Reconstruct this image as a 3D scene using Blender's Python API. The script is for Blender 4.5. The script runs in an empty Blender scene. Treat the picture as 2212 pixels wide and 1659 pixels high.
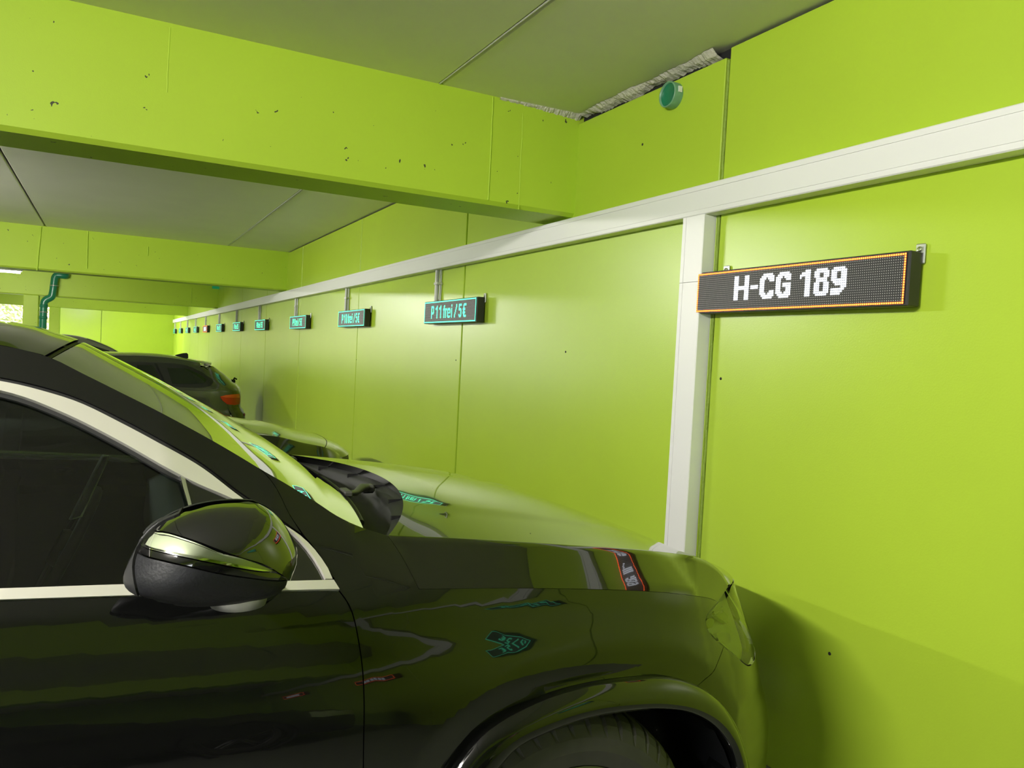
import bpy, math, random
import numpy as np
from mathutils import Vector, Matrix, geometry

random.seed(7)
SC = bpy.context.scene
COL = SC.collection

# ------------------------------------------------------------------ camera, world, light, exposure
CAM = np.array([0.0, 0.0, 1.5])
FPX = 1665.0
CF = np.array([0.46368229, 0.88528811, -0.03554862])
CR = np.array([0.88551991, -0.46173428, 0.05153589])
CU = np.array([-0.02921009, 0.05537529, 0.99803825])
cd = bpy.data.cameras.new('camera')
cd.sensor_width = 36.0
cd.lens = 36.0 * FPX / 2212.0
cd.clip_start = 0.02
cd.clip_end = 300
cam = bpy.data.objects.new('camera', cd)
COL.objects.link(cam)
M = Matrix(((CR[0], CU[0], -CF[0], 0), (CR[1], CU[1], -CF[1], 0), (CR[2], CU[2], -CF[2], 1.5), (0, 0, 0, 1)))
cam.matrix_world = M
SC.camera = cam

SC.view_settings.view_transform = 'Standard'
SC.view_settings.look = 'None'
SC.view_settings.gamma = 1.0
SC.view_settings.use_curve_mapping = False
SC.view_settings.exposure = 0.34
SC.cycles.max_bounces = 14
SC.cycles.diffuse_bounces = 8
SC.cycles.glossy_bounces = 6
SC.cycles.transparent_max_bounces = 12
SC.cycles.sample_clamp_indirect = 6.0
SC.cycles.caustics_reflective = False
SC.cycles.caustics_refractive = False

SKY = 6.0
w = bpy.data.worlds.new('world')
SC.world = w
w.use_nodes = True
bg = w.node_tree.nodes['Background']
bg.inputs[0].default_value = (0.93, 0.97, 1.0, 1)
bg.inputs[1].default_value = SKY

# tube lamps, one of them added: fixtures are built further down with these numbers
TUBE = 900.0
TUBE_COLOR = (1.0, 0.97, 0.90)

S11 = 1.1


# ------------------------------------------------------------------ helpers
def ray(p):
    return CF * FPX + CR * (p[0] - 1106.0) - CU * (p[1] - 829.5)


def at_y(p, y):
    r = ray(p)
    return CAM + r * (y / r[1])


def at_x(p, x):
    r = ray(p)
    return CAM + r * (x / r[0])


def link(o, parent=None):
    COL.objects.link(o)
    if parent is not None:
        o.parent = parent
    return o


def tag(o, label=None, cat=None, group=None, kind=None):
    if label: o['label'] = label
    if cat: o['category'] = cat
    if group: o['group'] = group
    if kind: o['kind'] = kind
    return o


def empty(name, loc=(0, 0, 0), parent=None):
    o = bpy.data.objects.new(name, None)
    o.empty_display_size = 0.1
    o.location = loc
    return link(o, parent)


class MB:
    """collects shapes, then becomes ONE mesh object"""
    def __init__(s):
        s.v = []; s.f = []; s.sm = []

    def add(s, vs, fs, smooth=False):
        b = len(s.v)
        s.v += [tuple(map(float, q)) for q in vs]
        for f in fs:
            s.f.append(tuple(i + b for i in f)); s.sm.append(smooth)
        return s

    def box(s, lo, hi, ch=0.0):
        x0, y0, z0 = lo; x1, y1, z1 = hi
        if ch <= 0:
            vs = [(x0, y0, z0), (x1, y0, z0), (x1, y1, z0), (x0, y1, z0), (x0, y0, z1), (x1, y0, z1), (x1, y1, z1), (x0, y1, z1)]
            return s.add(vs, [(0, 3, 2, 1), (4, 5, 6, 7), (0, 1, 5, 4), (1, 2, 6, 5), (2, 3, 7, 6), (3, 0, 4, 7)])
        c = ch
        vs = []
        for (z, i) in ((z0, c), (z0 + c, 0), (z1 - c, 0), (z1, c)):
            vs += [(x0 + i + (c if i == 0 else 0), y0 + i, z), (x1 - i - (c if i == 0 else 0), y0 + i, z),
                   (x1 - i, y0 + i + (c if i == 0 else 0), z), (x1 - i, y1 - i - (c if i == 0 else 0), z),
                   (x1 - i - (c if i == 0 else 0), y1 - i, z), (x0 + i + (c if i == 0 else 0), y1 - i, z),
                   (x0 + i, y1 - i - (c if i == 0 else 0), z), (x0 + i, y0 + i + (c if i == 0 else 0), z)]
        fs = [tuple(range(7, -1, -1)), tuple(range(24, 32))]
        for r in range(3):
            for k in range(8):
                a = r * 8 + k; b2 = r * 8 + (k + 1) % 8
                fs.append((a, b2, b2 + 8, a + 8))
        return s.add(vs, fs)

    def tube(s, pts, r, n=12, cap=True):
        pts = [Vector(p) for p in pts]
        rs = r if isinstance(r, (list, tuple)) else [r] * len(pts)
        vs = []; fs = []
        prev = None
        for i, p in enumerate(pts):
            d = (pts[min(i + 1, len(pts) - 1)] - pts[max(i - 1, 0)]).normalized()
            if prev is None:
                u = d.orthogonal().normalized()
            else:
                u = (prev - d * prev.dot(d)).normalized()
            prev = u
            v2 = d.cross(u)
            for k in range(n):
                a = 2 * math.pi * k / n
                vs.append(p + (u * math.cos(a) + v2 * math.sin(a)) * rs[i])
        for i in range(len(pts) - 1):
            for k in range(n):
                a = i * n + k; b = i * n + (k + 1) % n
                fs.append((a, b, b + n, a + n))
        s.add(vs, fs, True)
        if cap:
            m = len(pts) - 1
            s.add([vs[k] for k in range(n)], [tuple(range(n - 1, -1, -1))])
            s.add([vs[m * n + k] for k in range(n)], [tuple(range(n))])
        return s

    def lathe(s, prof, c, axis='y', n=32, closed=False, a0=0, a1=2 * math.pi):
        """prof: list of (offset along axis, radius)"""
        vs = []; fs = []
        full = abs(a1 - a0 - 2 * math.pi) < 1e-6
        m = n if full else n + 1
        for (h, r) in prof:
            for k in range(m):
                a = a0 + (a1 - a0) * k / n
                q = {'y': (r * math.cos(a), h, r * math.sin(a)), 'x': (h, r * math.cos(a), r * math.sin(a)),
                     'z': (r * math.cos(a), r * math.sin(a), h)}[axis]
                vs.append((c[0] + q[0], c[1] + q[1], c[2] + q[2]))
        for i in range(len(prof) - 1):
            for k in range(n):
                a = i * m + k; b = i * m + (k + 1) % m
                fs.append((a, b, b + m, a + m))
        return s.add(vs, fs, True)

    def grid(s, P, smooth=True, flip=False):
        P = np.asarray(P); R_, C_ = P.shape[:2]
        fs = []
        for i in range(R_ - 1):
            for j in range(C_ - 1):
                q = (i * C_ + j, i * C_ + j + 1, (i + 1) * C_ + j + 1, (i + 1) * C_ + j)
                fs.append(q[::-1] if flip else q)
        return s.add(P.reshape(-1, 3), fs, smooth)

    def mirror(s, yc):
        n = len(s.v)
        s.v += [(x, 2 * yc - y, z) for x, y, z in s.v[:n]]
        m = len(s.f)
        for k in range(m):
            s.f.append(tuple(i + n for i in reversed(s.f[k]))); s.sm.append(s.sm[k])
        return s

    def build(s, name, mat, parent=None, recalc=False):
        me = bpy.data.meshes.new(name)
        me.from_pydata(s.v, [], s.f)
        me.polygons.foreach_set('use_smooth', s.sm)
        me.materials.append(mat)
        me.validate()
        me.update()
        o = bpy.data.objects.new(name, me)
        return link(o, parent)


def crom(pts, n=8):
    """Catmull-Rom through points (any dimension)"""
    P = [np.array(p, float) for p in pts]
    if len(P) < 3: return [tuple(p) for p in P]
    out = []
    for i in range(len(P) - 1):
        p0 = P[i - 1] if i > 0 else 2 * P[0] - P[1]
        p3 = P[i + 2] if i + 2 < len(P) else 2 * P[-1] - P[-2]
        p1, p2 = P[i], P[i + 1]
        d01 = max(np.linalg.norm(p1 - p0), 1e-6) ** .5; d12 = max(np.linalg.norm(p2 - p1), 1e-6) ** .5; d23 = max(np.linalg.norm(p3 - p2), 1e-6) ** .5
        m1 = (p2 - p1) + d12 * ((p1 - p0) / d01 - (p2 - p0) / (d01 + d12))
        m2 = (p2 - p1) + d12 * ((p3 - p2) / d23 - (p3 - p1) / (d12 + d23))
        for k in range(n):
            t = k / n
            out.append(tuple((2 * t ** 3 - 3 * t ** 2 + 1) * p1 + (t ** 3 - 2 * t ** 2 + t) * m1 + (-2 * t ** 3 + 3 * t ** 2) * p2 + (t ** 3 - t ** 2) * m2))
    out.append(tuple(P[-1]))
    return out


def resample(pts, n):
    P = np.array(pts, float)
    L = np.r_[0, np.cumsum(np.linalg.norm(np.diff(P, axis=0), axis=1))]
    t = np.linspace(0, L[-1], n)
    return np.stack([np.interp(t, L, P[:, k]) for k in range(P.shape[1])], 1)


# ------------------------------------------------------------------ materials
def new_mat(name):
    m = bpy.data.materials.new(name)
    m.use_nodes = True
    nt = m.node_tree
    return m, nt, nt.nodes['Principled BSDF']


def N(nt, t, **kw):
    n = nt.nodes.new(t)
    for k, v in kw.items():
        setattr(n, k, v)
    return n


def setin(n, **kw):
    for k, v in kw.items():
        n.inputs[k.replace('_', ' ')].default_value = v


def simple(name, col, rough=.5, metal=0.0, spec=.5, coat=0.0, noise=0.0, nscale=30., bump=0.0):
    m, nt, b = new_mat(name)
    b.inputs['Base Color'].default_value = (*col, 1)
    b.inputs['Roughness'].default_value = rough
    b.inputs['Metallic'].default_value = metal
    b.inputs['Specular IOR Level'].default_value = spec
    b.inputs['Coat Weight'].default_value = coat
    b.inputs['Coat Roughness'].default_value = .02
    if noise or bump:
        tc = N(nt, 'ShaderNodeTexCoord'); nz = N(nt, 'ShaderNodeTexNoise')
        nz.inputs['Scale'].default_value = nscale; nz.inputs['Detail'].default_value = 4
        nt.links.new(tc.outputs['Object'], nz.inputs['Vector'])
        if noise:
            mx = N(nt, 'ShaderNodeMixRGB', blend_type='MULTIPLY')
            mx.inputs[1].default_value = (*col, 1)
            rp = N(nt, 'ShaderNodeMapRange')
            rp.inputs['To Min'].default_value = 1 - noise; rp.inputs['To Max'].default_value = 1 + noise
            nt.links.new(nz.outputs['Fac'], rp.inputs['Value'])
            cb = N(nt, 'ShaderNodeCombineColor')
            for k in range(3): nt.links.new(rp.outputs['Result'], cb.inputs[k])
            mx.inputs[0].default_value = 1
            nt.links.new(cb.outputs[0], mx.inputs[2])
            nt.links.new(mx.outputs[0], b.inputs['Base Color'])
        if bump:
            bp = N(nt, 'ShaderNodeBump'); bp.inputs['Strength'].default_value = bump; bp.inputs['Distance'].default_value = .01
            nt.links.new(nz.outputs['Fac'], bp.inputs['Height'])
            nt.links.new(bp.outputs[0], b.inputs['Normal'])
    return m


def paint_mat(name, col, rough, pits, wave=.25, spec=.5):
    """lime wall paint: faint mottling, trowel waviness, and pits of the concrete beneath (dark holes of their own)"""
    m, nt, b = new_mat(name)
    tc = N(nt, 'ShaderNodeTexCoord')
    nz = N(nt, 'ShaderNodeTexNoise'); setin(nz, Scale=1.3, Detail=5.0)
    fine = N(nt, 'ShaderNodeTexNoise'); setin(fine, Scale=160.0, Detail=2.0)
    nt.links.new(tc.outputs['Object'], nz.inputs['Vector']); nt.links.new(tc.outputs['Object'], fine.inputs['Vector'])
    r1 = N(nt, 'ShaderNodeMapRange'); r1.inputs['To Min'].default_value = .93; r1.inputs['To Max'].default_value = 1.07
    nt.links.new(nz.outputs['Fac'], r1.inputs['Value'])
    cb = N(nt, 'ShaderNodeCombineColor')
    for k in range(3): nt.links.new(r1.outputs[0], cb.inputs[k])
    mx = N(nt, 'ShaderNodeMixRGB', blend_type='MULTIPLY'); mx.inputs[0].default_value = 1; mx.inputs[1].default_value = (*col, 1)
    nt.links.new(cb.outputs[0], mx.inputs[2])
    src = mx.outputs[0]
    h = N(nt, 'ShaderNodeMath', operation='MULTIPLY'); h.inputs[1].default_value = .18
    nt.links.new(fine.outputs['Fac'], h.inputs[0])
    hs = N(nt, 'ShaderNodeMath', operation='ADD')
    w2 = N(nt, 'ShaderNodeMath', operation='MULTIPLY'); w2.inputs[1].default_value = wave * 4
    nt.links.new(nz.outputs['Fac'], w2.inputs[0])
    nt.links.new(h.outputs[0], hs.inputs[0]); nt.links.new(w2.outputs[0], hs.inputs[1])
    hout = hs.outputs[0]
    if pits > 0:
        vo = N(nt, 'ShaderNodeTexVoronoi'); setin(vo, Scale=15.0, Randomness=1.0)
        nn = N(nt, 'ShaderNodeTexNoise'); setin(nn, Scale=45.0, Detail=1.0)
        add = N(nt, 'ShaderNodeVectorMath', operation='MULTIPLY_ADD')
        nt.links.new(tc.outputs['Object'], nn.inputs['Vector'])
        add.inputs[1].default_value = (.05, .05, .05)
        nt.links.new(nn.outputs['Color'], add.inputs[0]); nt.links.new(tc.outputs['Object'], add.inputs[2])
        nt.links.new(add.outputs[0], vo.inputs['Vector'])
        sp = N(nt, 'ShaderNodeSeparateColor'); nt.links.new(vo.outputs['Color'], sp.inputs[0])
        rad = N(nt, 'ShaderNodeMapRange'); setin(rad, From_Min=.42, From_Max=1.0, To_Min=.0, To_Max=.115)
        nt.links.new(sp.outputs[0], rad.inputs['Value'])
        lt = N(nt, 'ShaderNodeMath', operation='LESS_THAN')
        nt.links.new(vo.outputs['Distance'], lt.inputs[0]); nt.links.new(rad.outputs[0], lt.inputs[1])
        mk = N(nt, 'ShaderNodeMath', operation='MULTIPLY'); mk.inputs[1].default_value = pits
        nt.links.new(lt.outputs[0], mk.inputs[0])
        m2 = N(nt, 'ShaderNodeMixRGB'); m2.inputs[2].default_value = (.05, .055, .03, 1)
        nt.links.new(mk.outputs[0], m2.inputs[0]); nt.links.new(src, m2.inputs[1])
        src = m2.outputs[0]
        sb = N(nt, 'ShaderNodeMath', operation='SUBTRACT')
        nt.links.new(hout, sb.inputs[0]); nt.links.new(mk.outputs[0], sb.inputs[1])
        hout = sb.outputs[0]
    nt.links.new(src, b.inputs['Base Color'])
    bp = N(nt, 'ShaderNodeBump'); setin(bp, Strength=.35, Distance=.004)
    nt.links.new(hout, bp.inputs['Height']); nt.links.new(bp.outputs[0], b.inputs['Normal'])
    setin(b, Roughness=rough); b.inputs['Specular IOR Level'].default_value = spec
    return m


LIME = (0.40, 0.565, 0.040)
M_wall = paint_mat('lime_wall_paint', LIME, .31, 0.0, .12, .5)
M_beam = paint_mat('lime_beam_lightened', (.45, .632, .045), .50, 1.0, .30, .4)  # the wall's lime lightened: stronger light on the beams put into the colour
M_joint = simple('lime_joint_sealant', (.22, .32, .03), .6, bump=.6, nscale=60)
M_slab = simple('grey_slab_paint', (.74, .72, .68), .42, noise=.06, nscale=2.0, bump=.05)
M_gap = simple('dark_gap', (.012, .012, .012), .9)
M_foam = simple('broken_mortar', (.55, .52, .46), .9, noise=.3, nscale=40, bump=1.0)
M_floor = simple('concrete_floor', (.23, .228, .215), .5, noise=.15, nscale=1.5)
M_white = simple('white_plastic', (.78, .78, .77), .38, noise=.015, nscale=3)
M_conduit = simple('grey_plastic', (.58, .58, .56), .4)
M_greenpipe = simple('green_plastic_pipe', (.012, .17, .085), .28)
M_greenlight = simple('pale_green_plastic', (.16, .34, .20), .35, noise=.35, nscale=25)
M_steel = simple('zinc_steel', (.55, .56, .54), .35, .9)
M_black = simple('black_metal', (.018, .018, .016), .45, noise=.1)
M_paint = simple('black_car_paint', (.003, .0031, .003), .12, 0, .15, 1.0)
M_chrome = simple('satin_aluminium', (.86, .83, .75), .34, .65)
M_chrome2 = simple('polished_chrome', (.85, .85, .85), .06, 1.0)
M_rubber = simple('black_rubber', (.010, .010, .010), .55)
M_plastic = simple('black_plastic', (.0075, .0078, .0095), .5, 0, .28, noise=.2, nscale=200, bump=.1)
M_piano = simple('piano_black', (.004, .004, .004), .06, 0, .5, 1.0)
M_arm = simple('wiper_grey', (.055, .055, .05), .45)
M_tyre = simple('tyre_rubber', (.034, .032, .029), .7, noise=.35, nscale=22)
M_alloy = simple('dark_alloy', (.10, .10, .10), .35, .8)
M_dash = simple('dark_trim', (.010, .0105, .010), .6)
M_seat = simple('dark_leather', (.016, .016, .015), .5)
M_red = simple('red_lamp', (.50, .018, .008), .12, 0, .5, .6)
M_redlit = simple('light_red_lamp', (.80, .10, .03), .15, 0, .5, .6)
M_lampgrey = simple('lamp_reflector', (.72, .73, .66), .30, .35)
M_amber = simple('lamp_amber', (.70, .72, .30), .2, .4)
M_tan = simple('tan_render', (.55, .40, .30), .8)
M_leaf = simple('leaf_green', (.30, .36, .12), .6, noise=.4, nscale=6)
M_ground = simple('outdoor_paving', (.74, .73, .70), .9)


def glass_mat(name, tint, ior=1.5, rough=0.0):
    m = bpy.data.materials.new(name); m.use_nodes = True
    nt = m.node_tree; nt.nodes.clear()
    out = N(nt, 'ShaderNodeOutputMaterial'); mx = N(nt, 'ShaderNodeMixShader')
    fr = N(nt, 'ShaderNodeFresnel'); fr.inputs['IOR'].default_value = ior
    tr = N(nt, 'ShaderNodeBsdfTransparent'); tr.inputs[0].default_value = (*tint, 1)
    gl = N(nt, 'ShaderNodeBsdfGlossy'); gl.inputs['Roughness'].default_value = rough; gl.inputs['Color'].default_value = (1, 1, 1, 1)
    nt.links.new(fr.outputs[0], mx.inputs[0]); nt.links.new(tr.outputs[0], mx.inputs[1]); nt.links.new(gl.outputs[0], mx.inputs[2])
    nt.links.new(mx.outputs[0], out.inputs[0])
    return m


M_glass = glass_mat('tinted_side_glass', (.30, .36, .33), 1.5)
M_wglass = glass_mat('windscreen_glass', (.22, .27, .22), 1.75)
M_lens = glass_mat('clear_lens', (.82, .86, .74), 1.5, .02)


def emit_mat(name, col, st):
    m = bpy.data.materials.new(name); m.use_nodes = True
    nt = m.node_tree; nt.nodes.clear()
    out = N(nt, 'ShaderNodeOutputMaterial'); e = N(nt, 'ShaderNodeEmission')
    e.inputs[0].default_value = (*col, 1); e.inputs[1].default_value = st
    nt.links.new(e.outputs[0], out.inputs[0])
    return m


E_green = emit_mat('green_led', (.10, 1.0, .50), 2.4)
E_red = emit_mat('red_led', (1.0, .10, .016), 8.0)
E_white = emit_mat('white_led', (.88, .92, 1.0), 2.2)
E_tube = emit_mat('tube_light', TUBE_COLOR, TUBE)
E_dim = emit_mat('dim_tube_light', TUBE_COLOR, 420.0)
E_exit = emit_mat('exit_sign_green', (.015, .22, .07), .55)


def led_face_mat():
    """unlit LED lamps: pale dots on a black board, one per 8 mm"""
    m, nt, b = new_mat('led_board')
    tc = N(nt, 'ShaderNodeTexCoord')
    sc = N(nt, 'ShaderNodeVectorMath', operation='SCALE'); sc.inputs['Scale'].default_value = 1 / .00799
    nt.links.new(tc.outputs['Object'], sc.inputs[0])
    fr = N(nt, 'ShaderNodeVectorMath', operation='FRACTION'); nt.links.new(sc.outputs[0], fr.inputs[0])
    sub = N(nt, 'ShaderNodeVectorMath', operation='SUBTRACT'); sub.inputs[1].default_value = (.5, .5, .5)
    nt.links.new(fr.outputs[0], sub.inputs[0])
    ml = N(nt, 'ShaderNodeVectorMath', operation='MULTIPLY'); ml.inputs[1].default_value = (0, 1, 1)
    nt.links.new(sub.outputs[0], ml.inputs[0])
    ln = N(nt, 'ShaderNodeVectorMath', operation='LENGTH'); nt.links.new(ml.outputs[0], ln.inputs[0])
    lt = N(nt, 'ShaderNodeMath', operation='LESS_THAN'); lt.inputs[1].default_value = .2
    nt.links.new(ln.outputs['Value'], lt.inputs[0])
    mx = N(nt, 'ShaderNodeMixRGB'); mx.inputs[1].default_value = (.012, .012, .014, 1); mx.inputs[2].default_value = (.42, .40, .40, 1)
    nt.links.new(lt.outputs[0], mx.inputs[0]); nt.links.new(mx.outputs[0], b.inputs['Base Color'])
    setin(b, Roughness=.5)
    return m


M_led = led_face_mat()

# ------------------------------------------------------------------ the setting
XW = 2.05 * S11            # face of the long wall
YF = 30.55 * S11           # far wall
YB = -8.0
XL = -11.0
ZC = 1.5 + 1.222 * S11     # ceiling
ZB = 1.5 + .716 * S11      # beam undersides

fl = MB().box((XL - 1, YB - 1, -.3), (XW + .3, YF + 1, 0)).build('floor', M_floor)
tag(fl, kind='structure')

# long wall: precast panels with recessed joints
wr = empty('wall_right', (XW, 0, 0)); tag(wr, kind='structure')
seams = [-4.9, -2.5, -.1, 2.283, 4.663, 7.083, 9.57, 11.89, 14.317, 16.9, 19.3, 21.7, 24.1, 26.5, 28.9, 30.55]
seams = [YB] + [s * S11 for s in seams]
for i in range(len(seams) - 1):
    a, b = seams[i], seams[i + 1]
    g = .007 if i not in (3, 4) else .012
    top = ZC - .012
    if abs(a - 2.283 * S11) < .01: top = ZC - .045
    mb = MB().box((XW, a + g, 0), (XW + .18, b - g, top), .004)
    mb.build('wall_panel', M_wall, wr).location = (-XW, 0, 0)
MB().box((XW + .02, YB, 0), (XW + .17, YF, ZC - .06)).build('joint_filler', M_joint, wr).location = (-XW, 0, 0)
MB().box((XW + .03, YB, ZC - .06), (XW + .3, YF, ZC + .05)).build('dark_joint', M_gap, wr).location = (-XW, 0, 0)
# beads of sealant standing proud in the two near joints
for ys in (2.283, ):
    pts = []
    for k in range(60):
        z = .0 + (ZC - .06) * k / 59
        pts.append((XW + .006 + random.uniform(-.002, .002), ys * S11 + random.uniform(-.0025, .0025), z))
    MB().tube(pts, .0085, 6).build('sealant_bead', M_joint, wr).location = (-XW, 0, 0)
# broken mortar along the head of the wall
mb = MB()
rows = []
yy0, yy1 = 2.33 * S11, 3.30 * S11
for k in range(90):
    y = yy0 + (yy1 - yy0) * k / 89
    n1 = .5 + .5 * math.sin(k * .19 + 1) * math.cos(k * .07)
    wdt = .012 + .030 * n1 + random.uniform(-.004, .004)
    zt = ZC - .002
    rows.append([(XW + .025, y, zt - wdt * .9), (XW - .004 - .012 * n1, y, zt - wdt * .55 + random.uniform(-.004, .004)), (XW - .02 - .02 * n1 + random.uniform(-.005, .005), y, zt)])
mb.grid(rows, smooth=False)
mb.build('mortar_strip', M_foam, wr).location = (-XW, 0, 0)
# drill holes
for (px, py) in ((1557, 818), (985, 778), (1388, 312), (1222, 760), (640, 683), (770, 777), (1792, 1412)):
    q = at_x((px, py), XW)
    MB().lathe([(-.0012, .0001), (-.0012, .006), (.002, .007)], (q[0] - XW, q[1], q[2]), 'x', 8).build('drill_hole', M_gap, wr)

# ceiling slabs running along the garage, 2.2 m wide
ce = empty('ceiling', (0, 0, ZC)); tag(ce, kind='structure')
xs = [XW + .3, 1.30 * S11, -.70 * S11, -2.70 * S11, -4.7 * S11, -6.7 * S11, -8.7 * S11, -10.7 * S11, XL - 1]
for i in range(len(xs) - 1):
    MB().box((xs[i + 1] + .009, YB - 1, 0), (xs[i] - .009, YF + 1, .2), .006).build('ceiling_slab', M_slab, ce)
MB().box((XL - 1, YB - 1, .03), (XW + .3, YF + 1, .35)).build('slab_joint', M_gap, ce)
# a cable in the first joint, and a rough pale edge
MB().tube([(1.30 * S11 - .003, y, .006) for y in np.linspace(YB, YF, 40)], .0085, 6).build('joint_cord', M_conduit, ce)

# beams across
def beam(y0, y1, n, x0=XL):
    ch = .02
    P = [(y0, ZC + .02), (y0, ZB + ch), (y0 + ch, ZB), (y1 - ch, ZB), (y1, ZB + ch), (y1, ZC + .02)]
    vs = [(x0, y, z) for y, z in P] + [(XW + .03, y, z) for y, z in P]
    k = len(P)
    fs = [(i, i + 1, k + i + 1, k + i) for i in range(k - 1)] + [(k - 1, 0, k, 2 * k - 1)] + [tuple(range(k - 1, -1, -1)), tuple(range(k, 2 * k))]
    o = MB().add(vs, fs).build('concrete_beam', M_beam)
    tag(o, ['lime green concrete beam nearest the camera, pitted face', 'lime green concrete beam second from the camera',
            'lime green concrete beam third from the camera, carrying the green drainpipe', 'lime green concrete beam farthest from the camera, near the end wall',
            'lime green concrete beam behind the camera, seen in reflections'][n], 'beam', kind='structure')
    return o


beams = []
for n, yb in enumerate((3.335, 10.46, 17.75, 25.05, -3.8)):
    beams.append(beam(yb * S11, (yb + .31) * S11, n))
# formwork ridges on the beam faces
def ridge(bm, px1, px2, y, wd=.006):
    a = at_y(px1, y); b = at_y(px2, y)
    pts = [a + (b - a) * t + np.array([random.uniform(-.0015, .0015), 0, 0]) for t in np.linspace(0, 1, 9)]
    MB().tube(pts, wd, 6).build('formwork_ridge', M_beam, bm)


ridge(beams[0], (1065, 210), (1055, 432), 3.335 * S11 - .001, .004)
ridge(beams[0], (1130, 245), (1120, 452), 3.335 * S11 + .002, .0035)
ridge(beams[0], (368, 60), (360, 200), 3.335 * S11 + .002, .004)
ridge(beams[1], (89, 490), (80, 584), 10.46 * S11 - .001, .010)
ridge(beams[1], (190, 500), (188, 580), 10.46 * S11 - .001, .009)
ridge(beams[1], (320, 533), (319, 553), 10.46 * S11, .008)
ridge(beams[2], (414, 622), (413, 656), 17.75 * S11, .011)
# crumbled edge where beam 1 meets the slab
mb = MB()
rows = []
xa, xb2 = at_y((1080, 214), 3.33 * S11)[0], XW
for k in range(60):
    x = xa + (xb2 - xa) * k / 59
    n1 = random.uniform(0, 1)
    e = (k / 59) ** 1.3
    rows.append([(x, 3.335 * S11 + .002, ZC - (.006 + .022 * e + .008 * n1)), (x, 3.335 * S11 - .006 - .010 * e - .004 * n1, ZC - .006 - .008 * e), (x, 3.335 * S11 - .008 - .02 * e - .006 * random.random(), ZC + .002)])
mb.grid(rows, smooth=False)
mb.build('crumbled_mortar', M_foam, beams[0])

# columns under the beams
for n, yb in enumerate((3.335, 10.46, 17.75, 25.05, -3.8)):
    o = MB().box((-1.52 * S11, (yb + .03) * S11, 0), (-1.26 * S11, (yb + .30) * S11, ZB + .01), .012).build('concrete_column', M_beam)
    tag(o, ['lime column under the nearest beam, left of the frame', 'lime column under the second beam', 'lime column under the third beam, beside the drainpipe',
            'lime column under the farthest beam, before the end wall', 'lime column behind the camera'][n], 'column', kind='structure')

# end wall: two painted panels, then an opening to the daylight
wf = empty('wall_far', (0, YF, 0)); tag(wf, kind='structure')
xsm = at_y((219, 700), YF)[0]
xend = -1.72
MB().box((xsm + .012, 0, 0), (XW + .02, .2, ZC), .005).build('wall_panel', M_wall, wf)
MB().box((xend, 0, 0), (xsm - .012, .2, ZC), .005).build('wall_panel', M_wall, wf)
MB().box((xend + .02, .02, 0), (XW, .19, ZC)).build('joint_filler', M_joint, wf)
MB().box((XL, .0, 2.62), (xend - .4, .25, 2.96), .01).build('lintel', M_beam, wf)
# left facade, unseen, mostly closed up to hold back daylight; behind-camera end
wl = empty('wall_left', (XL, 0, 0)); tag(wl, kind='structure')
MB().box((-.2, YB, 0), (0, 24.0, 2.62), .01).build('raised_parapet', M_beam, wl)
MB().box((-.2, YB, 2.62), (0, YF, ZC), .01).build('lintel', M_beam, wl)
wb = empty('wall_back', (0, YB, 0)); tag(wb, kind='structure')
MB().box((-3.2, -.2, 0), (XW + .1, 0, ZC), .01).build('wall_panel', M_wall, wb)
MB().box((XL, -.2, 2.70), (-3.2, 0, ZC), .01).build('lintel', M_beam, wb)

# outdoors
og = MB().box((-60, YB - 40, -.6), (40, YF + 60, -.31)).build('outdoor_ground', M_ground)
tag(og, kind='structure')
hs = empty('distant_house', (-6, YF + 22, -.3))
MB().box((-14, 0, 0), (6.2, 6, 6.55), .02).build('house_wall', M_tan, hs)
MB().box((-14.3, -.3, 6.55), (6.5, 6.3, 6.7), .02).build('roof_slab', M_white, hs)
tag(hs, 'tan building edge outside, seen through the opening at far left', 'building')
hd = MB()
for k in range(4200):
    c = np.array([random.uniform(-13, -2.6), YF + 16 + random.uniform(-.8, .8), random.uniform(-.2, 4.0)])
    u = np.random.RandomState(k).randn(3); u /= np.linalg.norm(u)
    v = np.cross(u, [.3, .5, .8]); v /= np.linalg.norm(v); s = random.uniform(.08, .2)
    hd.add([c - u * s, c + v * s * .5, c + u * s, c - v * s * .5], [(0, 1, 2, 3)])
o = hd.build('hedge', M_leaf)
tag(o, 'bright hedge foliage outside the opening at far left', 'hedge', kind='stuff')

# ------------------------------------------------------------------ trunking, post, conduits
tr = empty('cable_trunking', (XW - .066, 0, 1.5 + .58 * S11))
z0, z1 = 1.5 + .581 * S11, 1.5 + .697 * S11
hgt = z1 - z0
xf = XW - .066
def trunk_profile(h):
    g = .0025
    a = h * .80; b = h * .16
    return [(0, 0.004), (0, b - g), (g, b - g), (g, b + g), (0, b + g), (0, a - g), (g * 1.4, a - g), (g * 1.4, a + g), (0, a + g), (0, h - .004), (.004, h), (.064, h), (.064, 0), (.004, 0)]
P = trunk_profile(hgt)
ya, yb = YB, 30.42 * S11
mb = MB()
k = len(P)
mb.add([(x, ya, z) for x, z in P] + [(x, yb, z) for x, z in P], [(i, (i + 1) % k, k + (i + 1) % k, k + i) for i in range(k)] + [tuple(range(k)), tuple(range(2 * k - 1, k - 1, -1))])
mb.build('trunking_body', M_white, tr)
tag(tr, 'long white horizontal cable trunking along the green wall', 'trunking')
po = empty('cable_post', (xf, 2.295 * S11, 0))
wp = .125 * S11
mb = MB()
zt = 1.5 + .579 * S11
Pp = [(.066, 0), (0.003, 0), (0, .003), (0, wp * .80), (.003, wp * .80), (.003, wp * .83), (0, wp * .83), (0, wp - .003), (.003, wp), (.066, wp)]
k = len(Pp)
zj = 1.5 + at_x((1497, 609), xf)[2] - 1.5
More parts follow.
